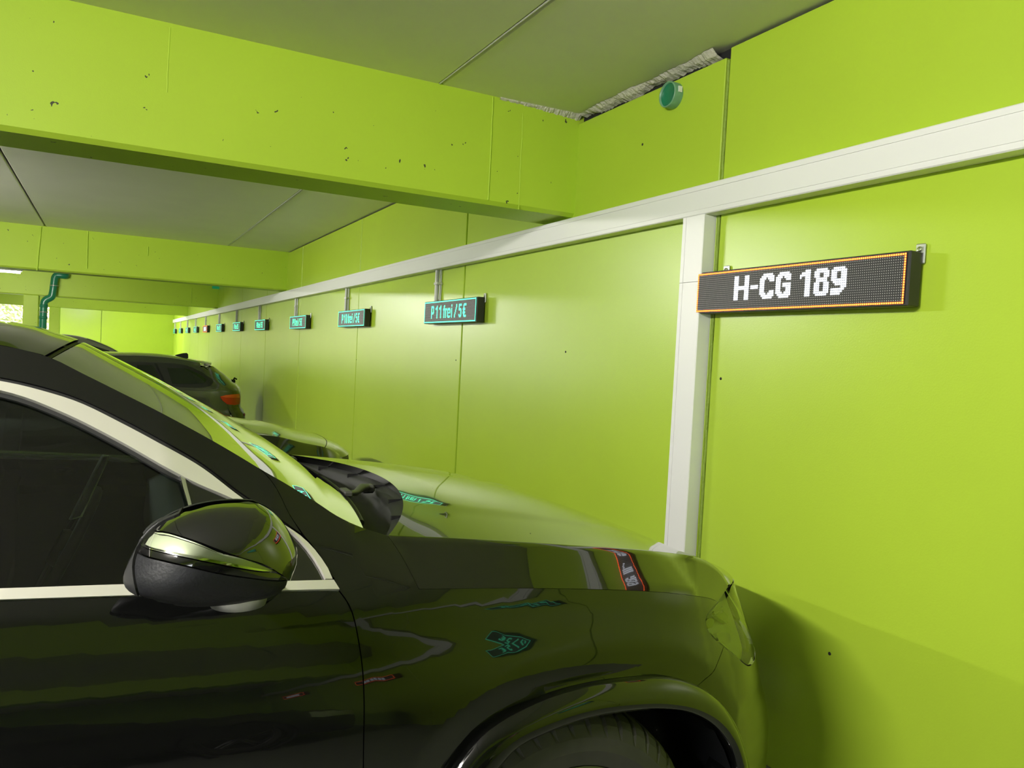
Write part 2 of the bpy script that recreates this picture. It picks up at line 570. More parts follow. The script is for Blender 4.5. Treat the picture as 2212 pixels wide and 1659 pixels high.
for (za, zb_) in ((0, zj - .001), (zj + .001, zt)):
    m2 = MB().add([(x, y, za) for x, y in Pp] + [(x, y, zb_) for x, y in Pp], [(i + 1, i, k + i, k + i + 1) for i in range(k - 1)] + [tuple(range(k)), tuple(range(2 * k - 1, k - 1, -1))])
    m2.build('post_cover', M_white, po)
tag(po, 'white vertical trunking post beside the H-CG 189 sign', 'trunking')

# capped pipe stub in the wall
c0 = at_x((1458, 208), XW)
ps = empty('pipe_stub', tuple(c0))
r_ = .058
MB().lathe([(.0, r_), (-.042, r_), (-.047, r_ * .97), (-.047, r_ * .90), (-.02, r_ * .88)], (0, 0, 0), 'x', 40).build('stub_sleeve', M_greenlight, ps)
MB().lathe([(-.034, .0005), (-.034, r_ * .87), (-.038, r_ * .9), (-.02, r_ * .9)], (0, 0, 0), 'x', 40).build('stub_cap', M_greenpipe, ps)
MB().box((-.028, -r_ - .002, .0), (-.008, -r_ + .003, .026)).build('paper_sticker', M_white, ps)
tag(ps, 'capped green drain pipe stub high on the wall', 'pipe')

# ------------------------------------------------------------------ LED signs
G = {
 'P': ["######..", "#######.", "##...##", "##...##", "##...##", "##...##", "#######", "######.", "##", "##", "##", "##"],
 '1': ["...##", "..###", "#####", "##.##", "...##", "...##", "...##", "...##", "...##", "...##", "...##", "...##"],
 '0': [".####.", "######", "##..##", "##..##", "##..##", "##..##", "##..##", "##..##", "##..##", "##..##", "######", ".####."],
 '2': [".####.", "######", "##..##", "....##", "....##", "...##.", "..##..", "..##..", ".##...", "##....", "######", "######"],
 '3': [".####.", "######", "##..##", "....##", "...##.", "..###.", "....##", "....##", "....##", "##..##", "######", ".####."],
 '4': ["....##", "...###", "...###", "..####", ".##.##", ".##.##", "##..##", "#######", "#######", "....##", "....##", "....##"],
 '5': ["######.", "######.", "##", "##", "#####.", "######", "....##", "....##", "....##", "##..##", "######", ".####."],
 '6': ["..####.", ".#####.", "##", "##", "#####.", "######", "##..##", "##..##", "##..##", "##..##", "######", ".####."],
 '7': ["######", "######", "....##", "...##.", "...##.", "...##.", "..##..", "..##..", "..##..", ".##...", ".##...", ".##..."],
 '8': [".####.", "######", "##..##", "##..##", "######", ".####.", "##..##", "##..##", "##..##", "##..##", "######", ".####."],
 '9': [".####.", "######", "##..##", "##..##", "##..##", "######", ".#####", "....##", "....##", "...###", "#####.", "####.."],
 'f': ["..##", ".###", ".##", "####", "####", ".##", ".##", ".##", ".##", ".##", ".##", ".##"],
 'r': ["", "", "", "##.#", "####", "##", "##", "##", "##", "##", "##", "##"],
 'e': ["", "", "", ".#####.", "#######", "##...##", "##...##", "#######", "##", "##", "#######", ".#####."],
 'i': ["##", "##", "", "##", "##", "##", "##", "##", "##", "##", "##", "##"],
 '/': ["....##", "....##", "....##", "...##", "...##", "..##", "..##", ".##.", ".##.", "##", "##", "##"],
 'E': ["..#####", ".######", ".##", ".##", "#####", "#####", ".##", "#####", "#####", ".##", ".######", "..#####"],
}
B = {
 'H': ["###....###"] * 5 + ["##########"] * 2 + ["###....###"] * 5,
 '-': [""] * 5 + ["#####"] * 2 + [""] * 5,
 'C': ["..######.", ".########", "####.####", "###...###", "###", "###", "###", "###", "###...###", "####.####", ".########", "..######."],
 'G': ["..######.", ".########", "####.####", "###...###", "###", "###.#####", "###.#####", "###...###", "###...###", "####.####", ".########", "..######."],
 '1': ["...###", ".#####", "######", "#..###", "...###", "...###", "...###", "...###", "...###", "...###", "...###", "...###"],
 '8': [".######.", "########", "###..###", "###..###", ".######.", ".######.", "###..###", "###..###", "###..###", "###..###", "########", ".######."],
 '9': [".######.", "########", "###..###", "###..###", "###..###", "########", ".#######", "..######", ".....###", "#######.", "######..", "#####..."],
}
SW = .872 * S11
PITCH = SW / 120
SZT = 1.5 + .351 * S11
SZB = SZT - 20 * PITCH
XS = 1.9864 * S11


def dots(cells, col_w=.8):
    mb = MB()
    h = PITCH * col_w / 2
    for (c, r) in cells:
        y = -(c + .5) * PITCH; z = -(r + .5) * PITCH
        mb.add([(-.0012, y + h, z - h), (-.0012, y - h, z - h), (-.0012, y - h, z + h), (-.0012, y + h, z + h)], [(0, 1, 2, 3)])
    return mb


def sign_cells(text):
    cells = []
    n = text[1:text.index(' ')]
    x = 18 if len(n) == 2 else 22
    seq = [('P', x)]
    x += 10
    for ch in n:
        seq.append((ch, x + (1 if ch == '1' else 0))); x += 9.5
    base = x - 48.5 + 1.0
    for ch, xx in (('f', 48.5), ('r', 53.6), ('e', 58.6), ('i', 67.6), ('/', 74), ('5', 85), ('E', 93.5)):
        seq.append((ch, xx + base))
    for ch, xx in seq:
        for r, row in enumerate(G[ch]):
            for k, q in enumerate(row):
                if q == '#': cells.append((int(round(xx)) + k, r + 4))
    return cells


def sign(y_right, cells, lit, border, label, conduit=True, group=True):
    yl = y_right + SW
    s = empty('led_sign', (XS, yl, SZT))
    mb = MB().box((.0022, -SW - .012, -20 * PITCH - .006), (XW - .012 - XS, .006 if conduit or not group else -.0165, .006), .003)
    mb.build('sign_housing', M_black, s)
    MB().box((-.0006, -SW, -20 * PITCH), (.002, 0, 0)).build('led_board', M_led, s)
    brd = [(c, r) for c in range(120) for r in (0, 19)] + [(c, r) for c in (0, 119) for r in range(1, 19)]
    dots(brd, .72 if border is E_red else .92).build('led_border', border, s)['kind'] = 'stuff'
    dots(cells, .80 if border is E_red else .86).build('lit_text', lit, s)['kind'] = 'stuff'
    for yy in (-.10, -SW - .002):
        t = MB().box((XW - .012 - XS, yy - .016, -.03), (XW - .003 - XS, yy + .016, .034), .003)
        b_ = t.build('fixing_bracket', M_steel, s)
        MB().lathe([(0, .0005), (-.005, .004), (-.004, .0085), (.0, .009)], (XW - .012 - XS, yy, .016), 'x', 12).build('screw', M_chrome2, b_)
    tag(s, label, 'sign', 'LED parking signs along the wall')
    if conduit:
        yc = yl - .115
        c = empty('conduit', (XW - .024, yc, SZT))
        MB().tube([(0, 0, .008), (0, 0, z0 - SZT - .001)], .0165, 14).build('conduit_pipe', M_conduit, c)
        MB().tube([(.012, -.034, .008), (.012, -.034, z0 - SZT - .001)], .0055, 8).build('cable', M_conduit, c)
        MB().tube([(.016, -.05, .008), (.016, -.05, z0 - SZT - .001)], .004, 8).build('cable', M_conduit, c)
        zm = (z0 - SZT) * .58
        MB().box((-.019, -.055, zm - .010), (.024, .019, zm + .010), .002).build('pipe_clip', M_conduit, c)
        return s, c
    return s, None


plate = []
for ch, xx in (('H', 27), ('-', 38), ('C', 44), ('G', 54), ('1', 68), ('8', 76), ('9', 85)):
    for r, row in enumerate(B[ch]):
        for k, q in enumerate(row):
            if q == '#': plate.append((xx + k, r + 3))
# an occupied bay far off shows a white number too far away to read
blur = []
for blk in (26, 37, 50, 61, 74, 85):
    for c in range(blk, blk + 8):
        for r in range(4, 16):
            if not (blk + 3 <= c < blk + 5 and 7 <= r < 13): blur.append((c, r))
ysign = [1.432, 4.321, 6.673, 8.983, 11.618, 14.037, 16.553, 19.162, 21.593, 24.09, 26.6, 29.094]
sign(ysign[0] * S11, plate, E_white, E_red, 'large red bordered LED sign reading H-CG 189 in white', False, True)
words = ['', 'first small green LED sign reading P11 frei / 5€', 'green LED sign reading P10 frei / 5€', 'green LED sign reading P9 frei / 5€',
         'green LED sign reading P8 frei / 5€', 'green LED sign reading P7 frei / 5€', 'green LED sign reading P6 frei / 5€, just before the red one',
         'small distant red bordered LED sign with white lettering', 'green LED sign just beyond the small red one, fourth from the far end',
         'tiny green LED sign third from the far end of the row', 'tiny green LED sign second from the far end of the row', 'tiny green LED sign at the far end of the row']
for i in range(1, 12):
    num = 12 - i
    occ = (i == 7)
    _, c = sign(ysign[i] * S11, blur if occ else sign_cells('P%d frei' % num), E_white if occ else E_green, E_red if occ else E_green, words[i])
    tag(c, 'grey conduit dropping from the trunking to ' + ('the small red sign' if occ else 'the P%d sign' % num), 'conduit', 'grey conduits above the signs')
for i, (occ, lab) in enumerate(((False, 'green LED sign right of the camera, mirrored in the black car door'), (True, 'red bordered LED sign behind the camera, nearer of two mirrored in the door'),
                                (True, 'red bordered LED sign behind the camera, farther of two mirrored in the door'))):
    sign((1.432 - 2.5 * (i + 1)) * S11, blur if occ else sign_cells('P13 frei'), E_white if occ else E_green, E_red if occ else E_green, lab, False, False)

# ------------------------------------------------------------------ drainpipe by the third beam
yp = 17.75 * S11 - .12
dp = empty('drainpipe', tuple(at_y((92, 712), yp)))
def wp_(px, py, y=yp): return at_y((px, py), y)
o0 = np.array(dp.location)
def loc(pts): return [tuple(np.array(p) - o0) for p in pts]
rp = .072
up = [wp_(143, 595.5, yp + .10), wp_(140, 595.5), wp_(124, 594.5), wp_(119, 599), wp_(117.5, 607), wp_(116, 618), wp_(114, 632), wp_(112.5, 638)]
lowp = wp_(92, 715); lowp2 = lowp.copy(); lowp2[2] = 0
mid = [wp_(114, 632), wp_(112, 640), wp_(106, 644.5), wp_(101, 646.5), wp_(96, 652), wp_(94.5, 660)]
dn = [wp_(94.8, 656), wp_(94, 672), wp_(92.5, 700)]
bt = lowp.copy(); dn.append(np.array([dn[-1][0], dn[-1][1], 0.0]))
MB().tube(loc(crom(up, 4)), rp, 20).build('upper_pipe', M_greenpipe, dp)
MB().tube(loc(crom(mid, 4)), rp * 1.03, 20).build('elbow', M_greenpipe, dp)
MB().tube(loc(dn), rp, 20).build('lower_pipe', M_greenpipe, dp)
for (px, py) in ((117, 617), (93.8, 674)):
    q = np.array(wp_(px, py)) - o0
    MB().lathe([(-.010, rp * 1.02), (-.010, rp * 1.2), (.010, rp * 1.2), (.010, rp * 1.02)], tuple(q), 'z', 20).build('pipe_clamp', M_steel, dp)
for (px, py) in ((94.5, 661), (93.2, 686)):
    q = np.array(wp_(px, py)) - o0
    MB().lathe([(-.03, rp), (-.03, rp * 1.12), (.03, rp * 1.12), (.03, rp)], tuple(q), 'z', 20).build('pipe_socket', M_greenpipe, dp)
tag(dp, 'green plastic drainpipe with two bends beside the far column', 'drainpipe')

# small green exit sign under the third beam
q = at_y((468, 621), 17.70 * S11)
ex = MB().box((q[0] - .10, q[1] - .03, q[2] - .035), (q[0] + .10, q[1], q[2] + .045), .004).build('exit_sign', E_exit)
tag(ex, 'small green emergency sign on the third beam near the wall', 'sign')

# tube lamps over the lane, plus one added to brighten the end wall
def lamp(x, y, label, across=False, drop=.05, em=None):
    f = empty('tube_lamp', (x, y, ZC - drop))
    if across: f.rotation_euler = (0, 0, math.pi / 2)
    MB().box((-.05, -.75, -.07), (.05, .75, -.0), .01).build('lamp_housing', M_white, f)
    MB().tube([(0, -.72, -.085), (0, .72, -.085)], .018, 10).build('lamp_tube', em or E_tube, f)
    for yy in (-.6, .6): MB().tube([(0, yy, -.005), (0, yy, drop - .002)], .008, 8).build('lamp_hanger', M_steel, f)
    tag(f, label, 'lamp', 'tube lamps over the lane')


lamp(-2.1, .45, 'white ceiling tube lamp left of the camera, in the nearest bay')
lamp(-3.0, 7.9, 'white ceiling tube lamp left of the frame, between first and second beam')
q = at_y((50, 582), 15.6)
lamp(q[0] - .76, 15.6, 'bright white tube lamp just under the second beam at far left', True, ZC - q[2] - .03, E_dim)
lamp(-3.0, 23.0, 'white ceiling tube lamp between third and fourth beam')
lamp(-1.2, 30.4, 'added unseen tube lamp brightening the end wall')  # added lamp out of view, stands in for daylight on the end wall

# ------------------------------------------------------------------ cars: smooth body surfaces, panels cut out of them
def build_surface_mesh(name, V, F, NRM, rim, mat, parent):
    me = bpy.data.meshes.new(name)
    nv = len(V)
    v = [tuple(p) for p in V]; f = [tuple(t) for t in F]; nn = [tuple(q) for q in NRM]
    sm = [True] * len(f)
    if rim is not None:
        ring, depth = rim
        m = len(ring)
        for i in range(m):
            a = ring[i]; b = ring[(i + 1) % m]
            pa, pb = np.array(V[a]), np.array(V[b])
            da, db = pa - np.array(NRM[a]) * depth, pb - np.array(NRM[b]) * depth
            e = pb - pa; q = np.cross(np.array(NRM[a]), e); L = np.linalg.norm(q)
            q = tuple(-q / L) if L > 1e-9 else nn[a]
            k = len(v)
            v += [tuple(pa), tuple(pb), tuple(db), tuple(da)]
            nn += [q] * 4
            f.append((k, k + 3, k + 2, k + 1)); sm.append(True)
    me.from_pydata(v, [], f)
    me.polygons.foreach_set('use_smooth', sm)
    me.materials.append(mat)
    me.update()
    me.normals_split_custom_set_from_vertices(nn)
    o = bpy.data.objects.new(name, me)
    return link(o, parent)


def inside(P, poly):
    x, y = P[:, 0], P[:, 1]
    r = np.zeros(len(P), bool)
    j = len(poly) - 1
    for i in range(len(poly)):
        xi, yi = poly[i]; xj, yj = poly[j]
        c = ((yi > y) != (yj > y))
        with np.errstate(divide='ignore', invalid='ignore'):
            c &= x < (xj - xi) * (y - yi) / (yj - yi + 1e-15) + xi
        r ^= c
        j = i
    return r


def seg_resample(seg, h):
    P = np.array(seg, float)
    L = np.linalg.norm(np.diff(P, axis=0), axis=1).sum()
    return resample(P, max(2, int(math.ceil(L / h)) + 1))


def cdt_panel(name, segs, fn, mat, parent, h=.02, inset=.0015, rim=.012, mirror=None, view=None, lift=0.0, smooth=True):
    """segs: outline as runs of 2D points in the surface's own parameters; fn maps (N,2)->(N,3)"""
    pts = []
    for s in segs:
        s2 = crom(s, 6) if (smooth and len(s) > 2) else s
        q = seg_resample(s2, h)
        pts += [tuple(p) for p in q[:-1]]
    poly = [pts[0]]
    for p in pts[1:]:
        if math.hypot(p[0] - poly[-1][0], p[1] - poly[-1][1]) > h * .12: poly.append(p)
    if math.hypot(poly[0][0] - poly[-1][0], poly[0][1] - poly[-1][1]) < h * .12: poly.pop()
    A = np.array(poly)
    area = .5 * np.sum(A[:, 0] * np.roll(A[:, 1], -1) - np.roll(A[:, 0], -1) * A[:, 1])
    if area < 0: A = A[::-1].copy()
    if inset:
        t = np.roll(A, -1, 0) - np.roll(A, 1, 0)
        t /= np.linalg.norm(t, axis=1)[:, None] + 1e-12
        A = A + np.stack([-t[:, 1], t[:, 0]], 1) * inset
    lo, hi = A.min(0), A.max(0)
    gx = np.arange(lo[0] + h / 2, hi[0], h); gy = np.arange(lo[1] + h / 2, hi[1], h)
    GX, GY = np.meshgrid(gx, gy); GX = GX + (np.arange(len(gy)) % 2)[:, None] * h * .5
    Q = np.stack([GX.ravel(), GY.ravel()], 1)
    Q = Q[inside(Q, A)]
    if len(Q):
        d = np.full(len(Q), 9.0)
        for i in range(len(A)):
            a, b = A[i], A[(i + 1) % len(A)]
            ab = b - a; t = np.clip(((Q - a) @ ab) / (ab @ ab + 1e-12), 0, 1)
            d = np.minimum(d, np.linalg.norm(Q - (a + t[:, None] * ab), axis=1))
        Q = Q[d > h * .45]
    allp = np.vstack([A, Q]) if len(Q) else A
    nA = len(A)
    res = geometry.delaunay_2d_cdt([Vector(p) for p in allp], [(i, (i + 1) % nA) for i in range(nA)], [], 1, 1e-6)
    v2 = np.array([(p.x, p.y) for p in res[0]]); F = [tuple(f) for f in res[2]]
    orig = res[3]
    imap = {}
    for k, l in enumerate(orig):
        for i in l: imap[i] = k
    ring = [imap[i] for i in range(nA) if i in imap]
    V = fn(v2)
    e = 1e-4
    dU = fn(v2 + [e, 0]) - fn(v2 - [e, 0]); dV = fn(v2 + [0, e]) - fn(v2 - [0, e])
    NR = np.cross(dU, dV); NR /= np.linalg.norm(NR, axis=1)[:, None] + 1e-12
    vw = np.array(view) if view is not None else None
    ref = (CAM - V) if vw is None else np.tile(vw, (len(V), 1))
    if np.sum(NR * ref) < 0: NR = -NR
    V = V + NR * lift
    # orient faces with the normals
    f0 = F[len(F) // 2]
    fnrm = np.cross(V[f0[1]] - V[f0[0]], V[f0[2]] - V[f0[0]])
    flip = fnrm @ NR[f0[0]] < 0
    if flip: F = [f[::-1] for f in F]
    a_, b_ = V[ring[0]], V[ring[1]]
    if flip: ring = ring[::-1]
    o = build_surface_mesh(name, V, F, NR, (ring, rim) if rim else None, mat, parent)
    if mirror is not None:
        V2 = V.copy(); V2[:, 1] = 2 * mirror - V2[:, 1]
        N2 = NR.copy(); N2[:, 1] *= -1
        o2 = build_surface_mesh(name, V2, [f[::-1] for f in F], N2, (ring[::-1], rim) if rim else None, mat, parent)
        return o, o2
    return o


def hit(px, S, y0=.9, y1=2.6, n=3400):
    """first place where the sight line through a pixel meets the side surface y = S(x, z)"""
    r = ray(px)
    ys = np.linspace(y0, y1, n)
    x = r[0] / r[1] * ys; z = 1.5 + r[2] / r[1] * ys
    g = ys - S(x, z)
    k = np.argmax(g >= 0)
    if g[k] < 0: k = n - 1
    if k == 0: return np.array([x[0], ys[0], z[0]])
    t = -g[k - 1] / (g[k] - g[k - 1])
    y = ys[k - 1] + t * (ys[k] - ys[k - 1])
    return np.array([r[0] / r[1] * y, y, 1.5 + r[2] / r[1] * y])


# ---------------- the near black car
YC = 2.22
ZBX = np.array([-3, -2.4, -.14, .112, .278, .398, .559, .794, 1.028, 1.159, 1.251, 1.324, 1.348, 1.6, 2.2])
ZBZ = np.array([1.13, 1.13, 1.078, 1.062, 1.051, 1.042, 1.03, 1.009, .983, .965, .949, .932, .922, .85, .6])
_sd = np.array([-.6, 0, .026, .038, .066, .106, .156, .205, .25, .35, .5, .8, 1.2])
_sl = np.array([.5, .5, .5, .29, .305, .44, .31, .20, .14, .06, 0, -.15, -.3])
_dd = np.arange(0, 1.21, .005)
_yy = 1.42 - np.r_[0, np.cumsum(np.interp(_dd[:-1] + .0025, _sd, _sl) * .005)]
_k = np.exp(-(np.arange(-4, 5) / 1.6) ** 2); _k /= _k.sum()
_yp = np.pad(_yy, 4, mode='reflect', reflect_type='odd')
_yy = np.convolve(_yp, _k, 'valid')
_TX = np.array([-3, -.2, .1, .3, .45, .56, .75, 1.2, 2.2]); _TV = np.array([.60, .60, .66, .85, 1.3, 2.0, 1.95, 1.9, 1.9])
WX, WZ = .955, .30
AX = np.array([.3, .4, .45, .5, .55, .6, .7, .8, .84, .88, 1.1]); AV = np.array([1.12, 1.125, 1.12, 1.105, 1.08, 1.055, 1.022, .985, .968, .96, .94])
X0 = .85


def zbelt(x): return np.interp(x, ZBX, ZBZ)


def prof(x, z):
    x = np.asarray(x, float); z = np.asarray(z, float)
    zb = zbelt(x); d = zb - z
    tl = np.interp(x, _TX, _TV)
    dc = np.maximum(d, -.02)
    # smooth turn from flank to glasshouse
    up = 1.42 + np.maximum(-d, 0) * tl
    y = np.where(d >= 0, np.interp(d, _dd, _yy), up)
    rho = np.hypot(x - WX, z - WZ)
    # the flank turns in towards the wheel arch behind a soft crease
    fade = np.clip((.93 - z) / .12, 0, 1)
    e = .604 - rho
    t = np.where(e > .012, e - .006, np.where(e > 0, e * e / .024, 0))
    return y + .27 * np.minimum(t, .09) * fade


def S(x, z):
    x = np.asarray(x, float); z = np.asarray(z, float)
    p = prof(x, z)
    A = np.interp(z, AX, AV)
    t = np.clip((x - X0) / A, 0, .995)
    return p + (YC - p) * (1 - (1 - t ** 2.5) ** .4)


def side(v):
    x, z = v[:, 0], v[:, 1]
    return np.stack([x, S(x, z), z], 1)


def H(*pxs): return [tuple(hit(p, S)[[0, 2]]) for p in pxs]


def front(v):
    ph, z = np.clip(v[:, 0] / 1.6, -.2, 1.0), v[:, 1]
    A = np.interp(z, AX, AV)
    s = np.sin(np.abs(ph) * math.pi / 2); c = np.cos(ph * math.pi / 2)
    t = np.sign(ph) * s ** .8
    x = X0 + A * t
    p = prof(np.clip(x, None, 1.45), z)
    return np.stack([x, p + (YC - p) * (1 - np.maximum(c, 0) ** .8), z], 1)


def toph(xz):
    x, z = xz
    A = np.interp(z, AX, AV)
    t = min(max((x - X0) / A, 0), 1)
    return (2 / math.pi * math.asin(t ** 1.25) * 1.6, z)


def HF(*pxs): return [toph(q) for q in H(*pxs)]


car = empty('black_car', (0.2, YC, 0))
tag(car, 'glossy black car filling the foreground, parked nose to the green wall', 'car')
CAR0 = Vector((0.2, YC, 0))


def unparent_fix(o):
    """meshes are made in world coordinates; shift them under the car's base"""
    for ob in (o if isinstance(o, tuple) else (o,)):
        ob.location = -CAR0
    return o


def panel(name, segs, mat, fn=side, **kw):
    kw.setdefault('mirror', YC)
    par = kw.pop('parent', car)
    if fn is front: kw.setdefault('view', (.7, -.7, .1))
    o = cdt_panel(name, segs, fn, mat, par, **kw)
    if par is car: unparent_fix(o)
    return o


# outline runs, read off the photograph and carried onto the body
shut = [(905, 1272), (1128, 1270.4), (1323, 1273.7), (1421, 1278.5), (1486, 1285), (1535, 1293), (1551, 1300)]
chrome_lo = [(0, 1297), (378, 1284.6), (592, 1278), (733, 1275)]
chrome_hi = [(0, 1271.5), (293, 1262), (560, 1257), (720, 1254)]
zl = H((0, 1297))[0]; zh = H((0, 1271.5))[0]
X_B, X_R = -.62, -1.62
rear_lo = [(X_B, zl[1] + .022), (-.3, zl[1] + .008)]
door_front = [(733, 1276), (744, 1290), (758, 1314), (770, 1357), (781.5, 1426.6), (787, 1512), (786, 1600), (785.4, 1658)]
df = H(*door_front) + [(.437, .62), (.43, .45), (.40, .34)]
door = panel('front_door', [rear_lo + H(*chrome_lo), df, [(.40, .34), (X_B, .34)], [(X_B, .34), (X_B, zl[1] + .022)]], M_paint, h=.022)
# door handle
for sgn in (1, -1):
    pts = []
    for t in np.linspace(0, 1, 12):
        x = -.56 + .20 * t; z = .965; y = float(S(x, z)) - .004 - .026 * math.sin(math.pi * t) ** .5
        pts.append((x, y if sgn == 1 else 2 * YC - y, z))
    hb = MB().tube(pts, .011, 10).build('door_handle', M_paint, door[0] if sgn == 1 else door[1])
# rear door, rear quarter, tail
wr_ = -1.86
def arc(cx, cz, r, a0, a1, n=12): return [(cx + r * math.cos(math.radians(a)), cz + r * math.sin(math.radians(a))) for a in np.linspace(a0, a1, n)]
panel('rear_door', [[(X_B - .004, zl[1] + .022), (-1.1, zl[1] + .04), (X_R, zl[1] + .05)], [(X_R, zl[1] + .05), (X_R + .06, .80), (X_R + .20, .62), (X_R + .26, .34)], [(X_R + .26, .34), (X_B - .004, .34)], [(X_B - .004, .34), (X_B - .004, zl[1] + .022)]], M_paint, h=.04)
panel('rear_quarter', [[(X_R - .004, zl[1] + .05), (-2.0, zl[1] + .07), (-2.62, zl[1] + .02)], [(-2.62, zl[1] + .02), (-2.66, .7), (-2.62, .42)], [(-2.62, .42), (-2.30, .38)], arc(wr_, .345, .43, 5, 150, 14), [(wr_ + .43 * math.cos(math.radians(150)), .345 + .215), (X_R + .03, .86), (X_R - .004, zl[1] + .05)]], M_paint, h=.04)
panel('rocker', [[(-1.42, .33), (.44, .33)], [(.44, .33), (.47, .20)], [(.47, .20), (-1.42, .20)], [(-1.42, .20), (-1.42, .33)]], M_plastic, h=.05)
# wheel-arch outlines
arch_o = [(1507.6, 1481), (1435, 1460), (1359, 1462), (1253, 1477.6), (1144, 1514), (1041, 1577), (974, 1659)]
arch_of = [(1507.6, 1481), (1556, 1520), (1586, 1571), (1603, 1625), (1608, 1659)]
arch_i = [(1574, 1659), (1568, 1632), (1556, 1602), (1526, 1565), (1477, 1538), (1420, 1529.7), (1344, 1532), (1253, 1547), (1160, 1581), (1107.6, 1608), (1080, 1638)]
ao = H(*arch_o); aof = H(*arch_of); ai = H(*arch_i)
fend_rear = [(722, 1250), (716, 1243), (690, 1199), (656, 1156)]
sail = [(656, 1156), (625, 1111), (600, 1060), (579, 1030), (557, 1009.5)]
ws_low = [(557, 1009.5), (610.7, 1040), (690.6, 1089), (725, 1112), (780, 1138), (838, 1157)]
hoodrear = [(838, 1157), (869, 1203), (905, 1272)]
gap = [(733, 1276), (722, 1252)]
fo_bot = [(ao[-1][0], ao[-1][1]), (.56, .60), (.505, .48), (.485, .34)]
hl_edge = [(1551, 1300), (1535, 1318), (1527, 1330), (1524, 1343.5), (1528, 1358.7), (1540, 1376), (1563, 1396.6)]
seam = [(1563, 1396.6), (1552, 1427), (1538, 1454.6), (1523, 1467), (1507.6, 1481)]
panel('front_fender', [H(*gap), H(*fend_rear), H(*sail), H(*ws_low), H(*hoodrear), H(*shut), H(*hl_edge), H(*seam), ao, fo_bot, [(.485, .34), (.444, .34)], [(.444, .34), (.437, .45), (.441, .62)] + H(*door_front[::-1])], M_paint, h=.016, inset=.0007)

# A pillar with the roof rail
wsn = [(0, 745), (106, 771), (173.6, 803.7), (260.4, 847), (345, 889.4), (466.6, 955.6), (556.9, 1009.2)]
seal_o = [(0, 815), (108.5, 840), (173.6, 862), (260.4, 903), (347.2, 949), (434, 999), (521, 1065), (585, 1106), (640, 1146), (651, 1153)]
rail0 = H((0, 745))[0]; so0 = H((0, 815))[0]
def rail_z(x, z0_):
    u = (-.16 - x)
    return z0_ + .115 * u - .075 * u * u - .012 * u ** 3
rail_l = [(x, float(rail_z(x, rail0[1]))) for x in (-2.05, -1.7, -1.3, -.9, -.5, -.3)]
seal_l = [(x, float(rail_z(x, so0[1]))) for x in (-1.98, -1.66, -1.3, -.9, -.5, -.3)]
panel('roof_pillar', [rail_l + H(*wsn), H(*[(557, 1009.5), (579, 1030), (600, 1060), (625, 1111), (651, 1150)]), H(*seal_o[::-1]) + seal_l[::-1], [seal_l[0], rail_l[0]]], M_paint, h=.02, inset=.0005)
# rear pillar
panel('rear_pillar', [[rail_l[0], (-2.35, 1.25), (-2.62, zl[1] + .03)], [(-2.62, zl[1] + .03), (-2.0, zl[1] + .075)], [(-2.0, zl[1] + .075), (-1.86, 1.22), seal_l[0]], [seal_l[0], rail_l[0]]], M_paint, h=.04)
# chrome window surround
ch_o = [(0, 825.4), (108.5, 851.4), (173.6, 873.1), (260.4, 915.5), (347.2, 962), (434, 1012), (521, 1078), (602, 1130), (651, 1163), (683.6, 1197), (711, 1238), (717, 1254)]
ch_i = [(701, 1254), (693, 1237), (667, 1195), (622, 1147), (560, 1110), (495, 1078), (423, 1047), (358, 1013), (260, 957), (130, 892), (0, 846.7)]
c0_, c1_ = H(ch_o[0])[0], H(ch_i[-1])[0]
co_l = [(x, float(rail_z(x, c0_[1]))) for x in (-1.92, -1.6, -1.2, -.8, -.4)]
ci_l = [(x, float(rail_z(x, c1_[1]))) for x in (-1.84, -1.55, -1.2, -.8, -.4)]
panel('window_trim', [co_l + H(*ch_o), H((717, 1254), (701, 1254)), H(*ch_i) + ci_l[::-1], [ci_l[0], co_l[0]]], M_chrome, h=.018, inset=.0005, lift=.006)
bt_l = [(-1.9, zl[1] + .085), (-1.2, zl[1] + .055), (-.6, zl[1] + .028), (-.3, zl[1] + .010)]
bt_h = [(-1.86, zh[1] + .082), (-1.2, zh[1] + .053), (-.6, zh[1] + .027), (-.3, zh[1] + .010)]
panel('sill_trim', [bt_l + H(*chrome_lo), H((733, 1275), (727, 1263), (722, 1254.5)), H(*chrome_hi[::-1]) + bt_h[::-1], [bt_h[0], bt_l[0]]], M_chrome, h=.018, inset=.0005, lift=.004)
# black seals either side of the chrome
panel('door_seal', [seal_l + H(*seal_o), H((651, 1153), (690, 1197), (722, 1250)), H((722, 1250), (717, 1254)), H(*ch_o[::-1]) + co_l[::-1], [co_l[0], seal_l[0]]], M_rubber, h=.02, inset=0, lift=-.004, rim=.006)
gl_o = [(0, 855.5), (130, 901), (260, 966.5), (358, 1022.5), (392, 1038)]
gl_l = [(x, float(rail_z(x, H((0, 855.5))[0][1]))) for x in (-1.76, -1.5, -1.2, -.8, -.4)]
panel('window_seal', [ci_l + H(*ch_i[::-1]), H((701, 1254), (440, 1260)), H((440, 1260), (412, 1090), (392, 1038)), H(*gl_o[::-1]) + gl_l[::-1], [gl_l[0], ci_l[0]]], M_rubber, h=.018, inset=0, lift=-.003, rim=.006)
panel('side_window', [gl_l + H(*gl_o), H((392, 1038), (412, 1092), (440, 1262)), H((440, 1262), (293, 1262.5), (0, 1272)) + bt_h[::-1], [bt_h[0], gl_l[0]]], M_glass, h=.03, inset=0, lift=-.010, rim=0)
panel('window_divider', [H((388, 1027), (396, 1028), (404, 1056), (412, 1086), (446, 1258)), H((446, 1258), (437, 1260)), H((437, 1260), (405, 1088), (396, 1058), (388, 1027))], M_chrome2, h=.012, inset=0, lift=.003, rim=.006)

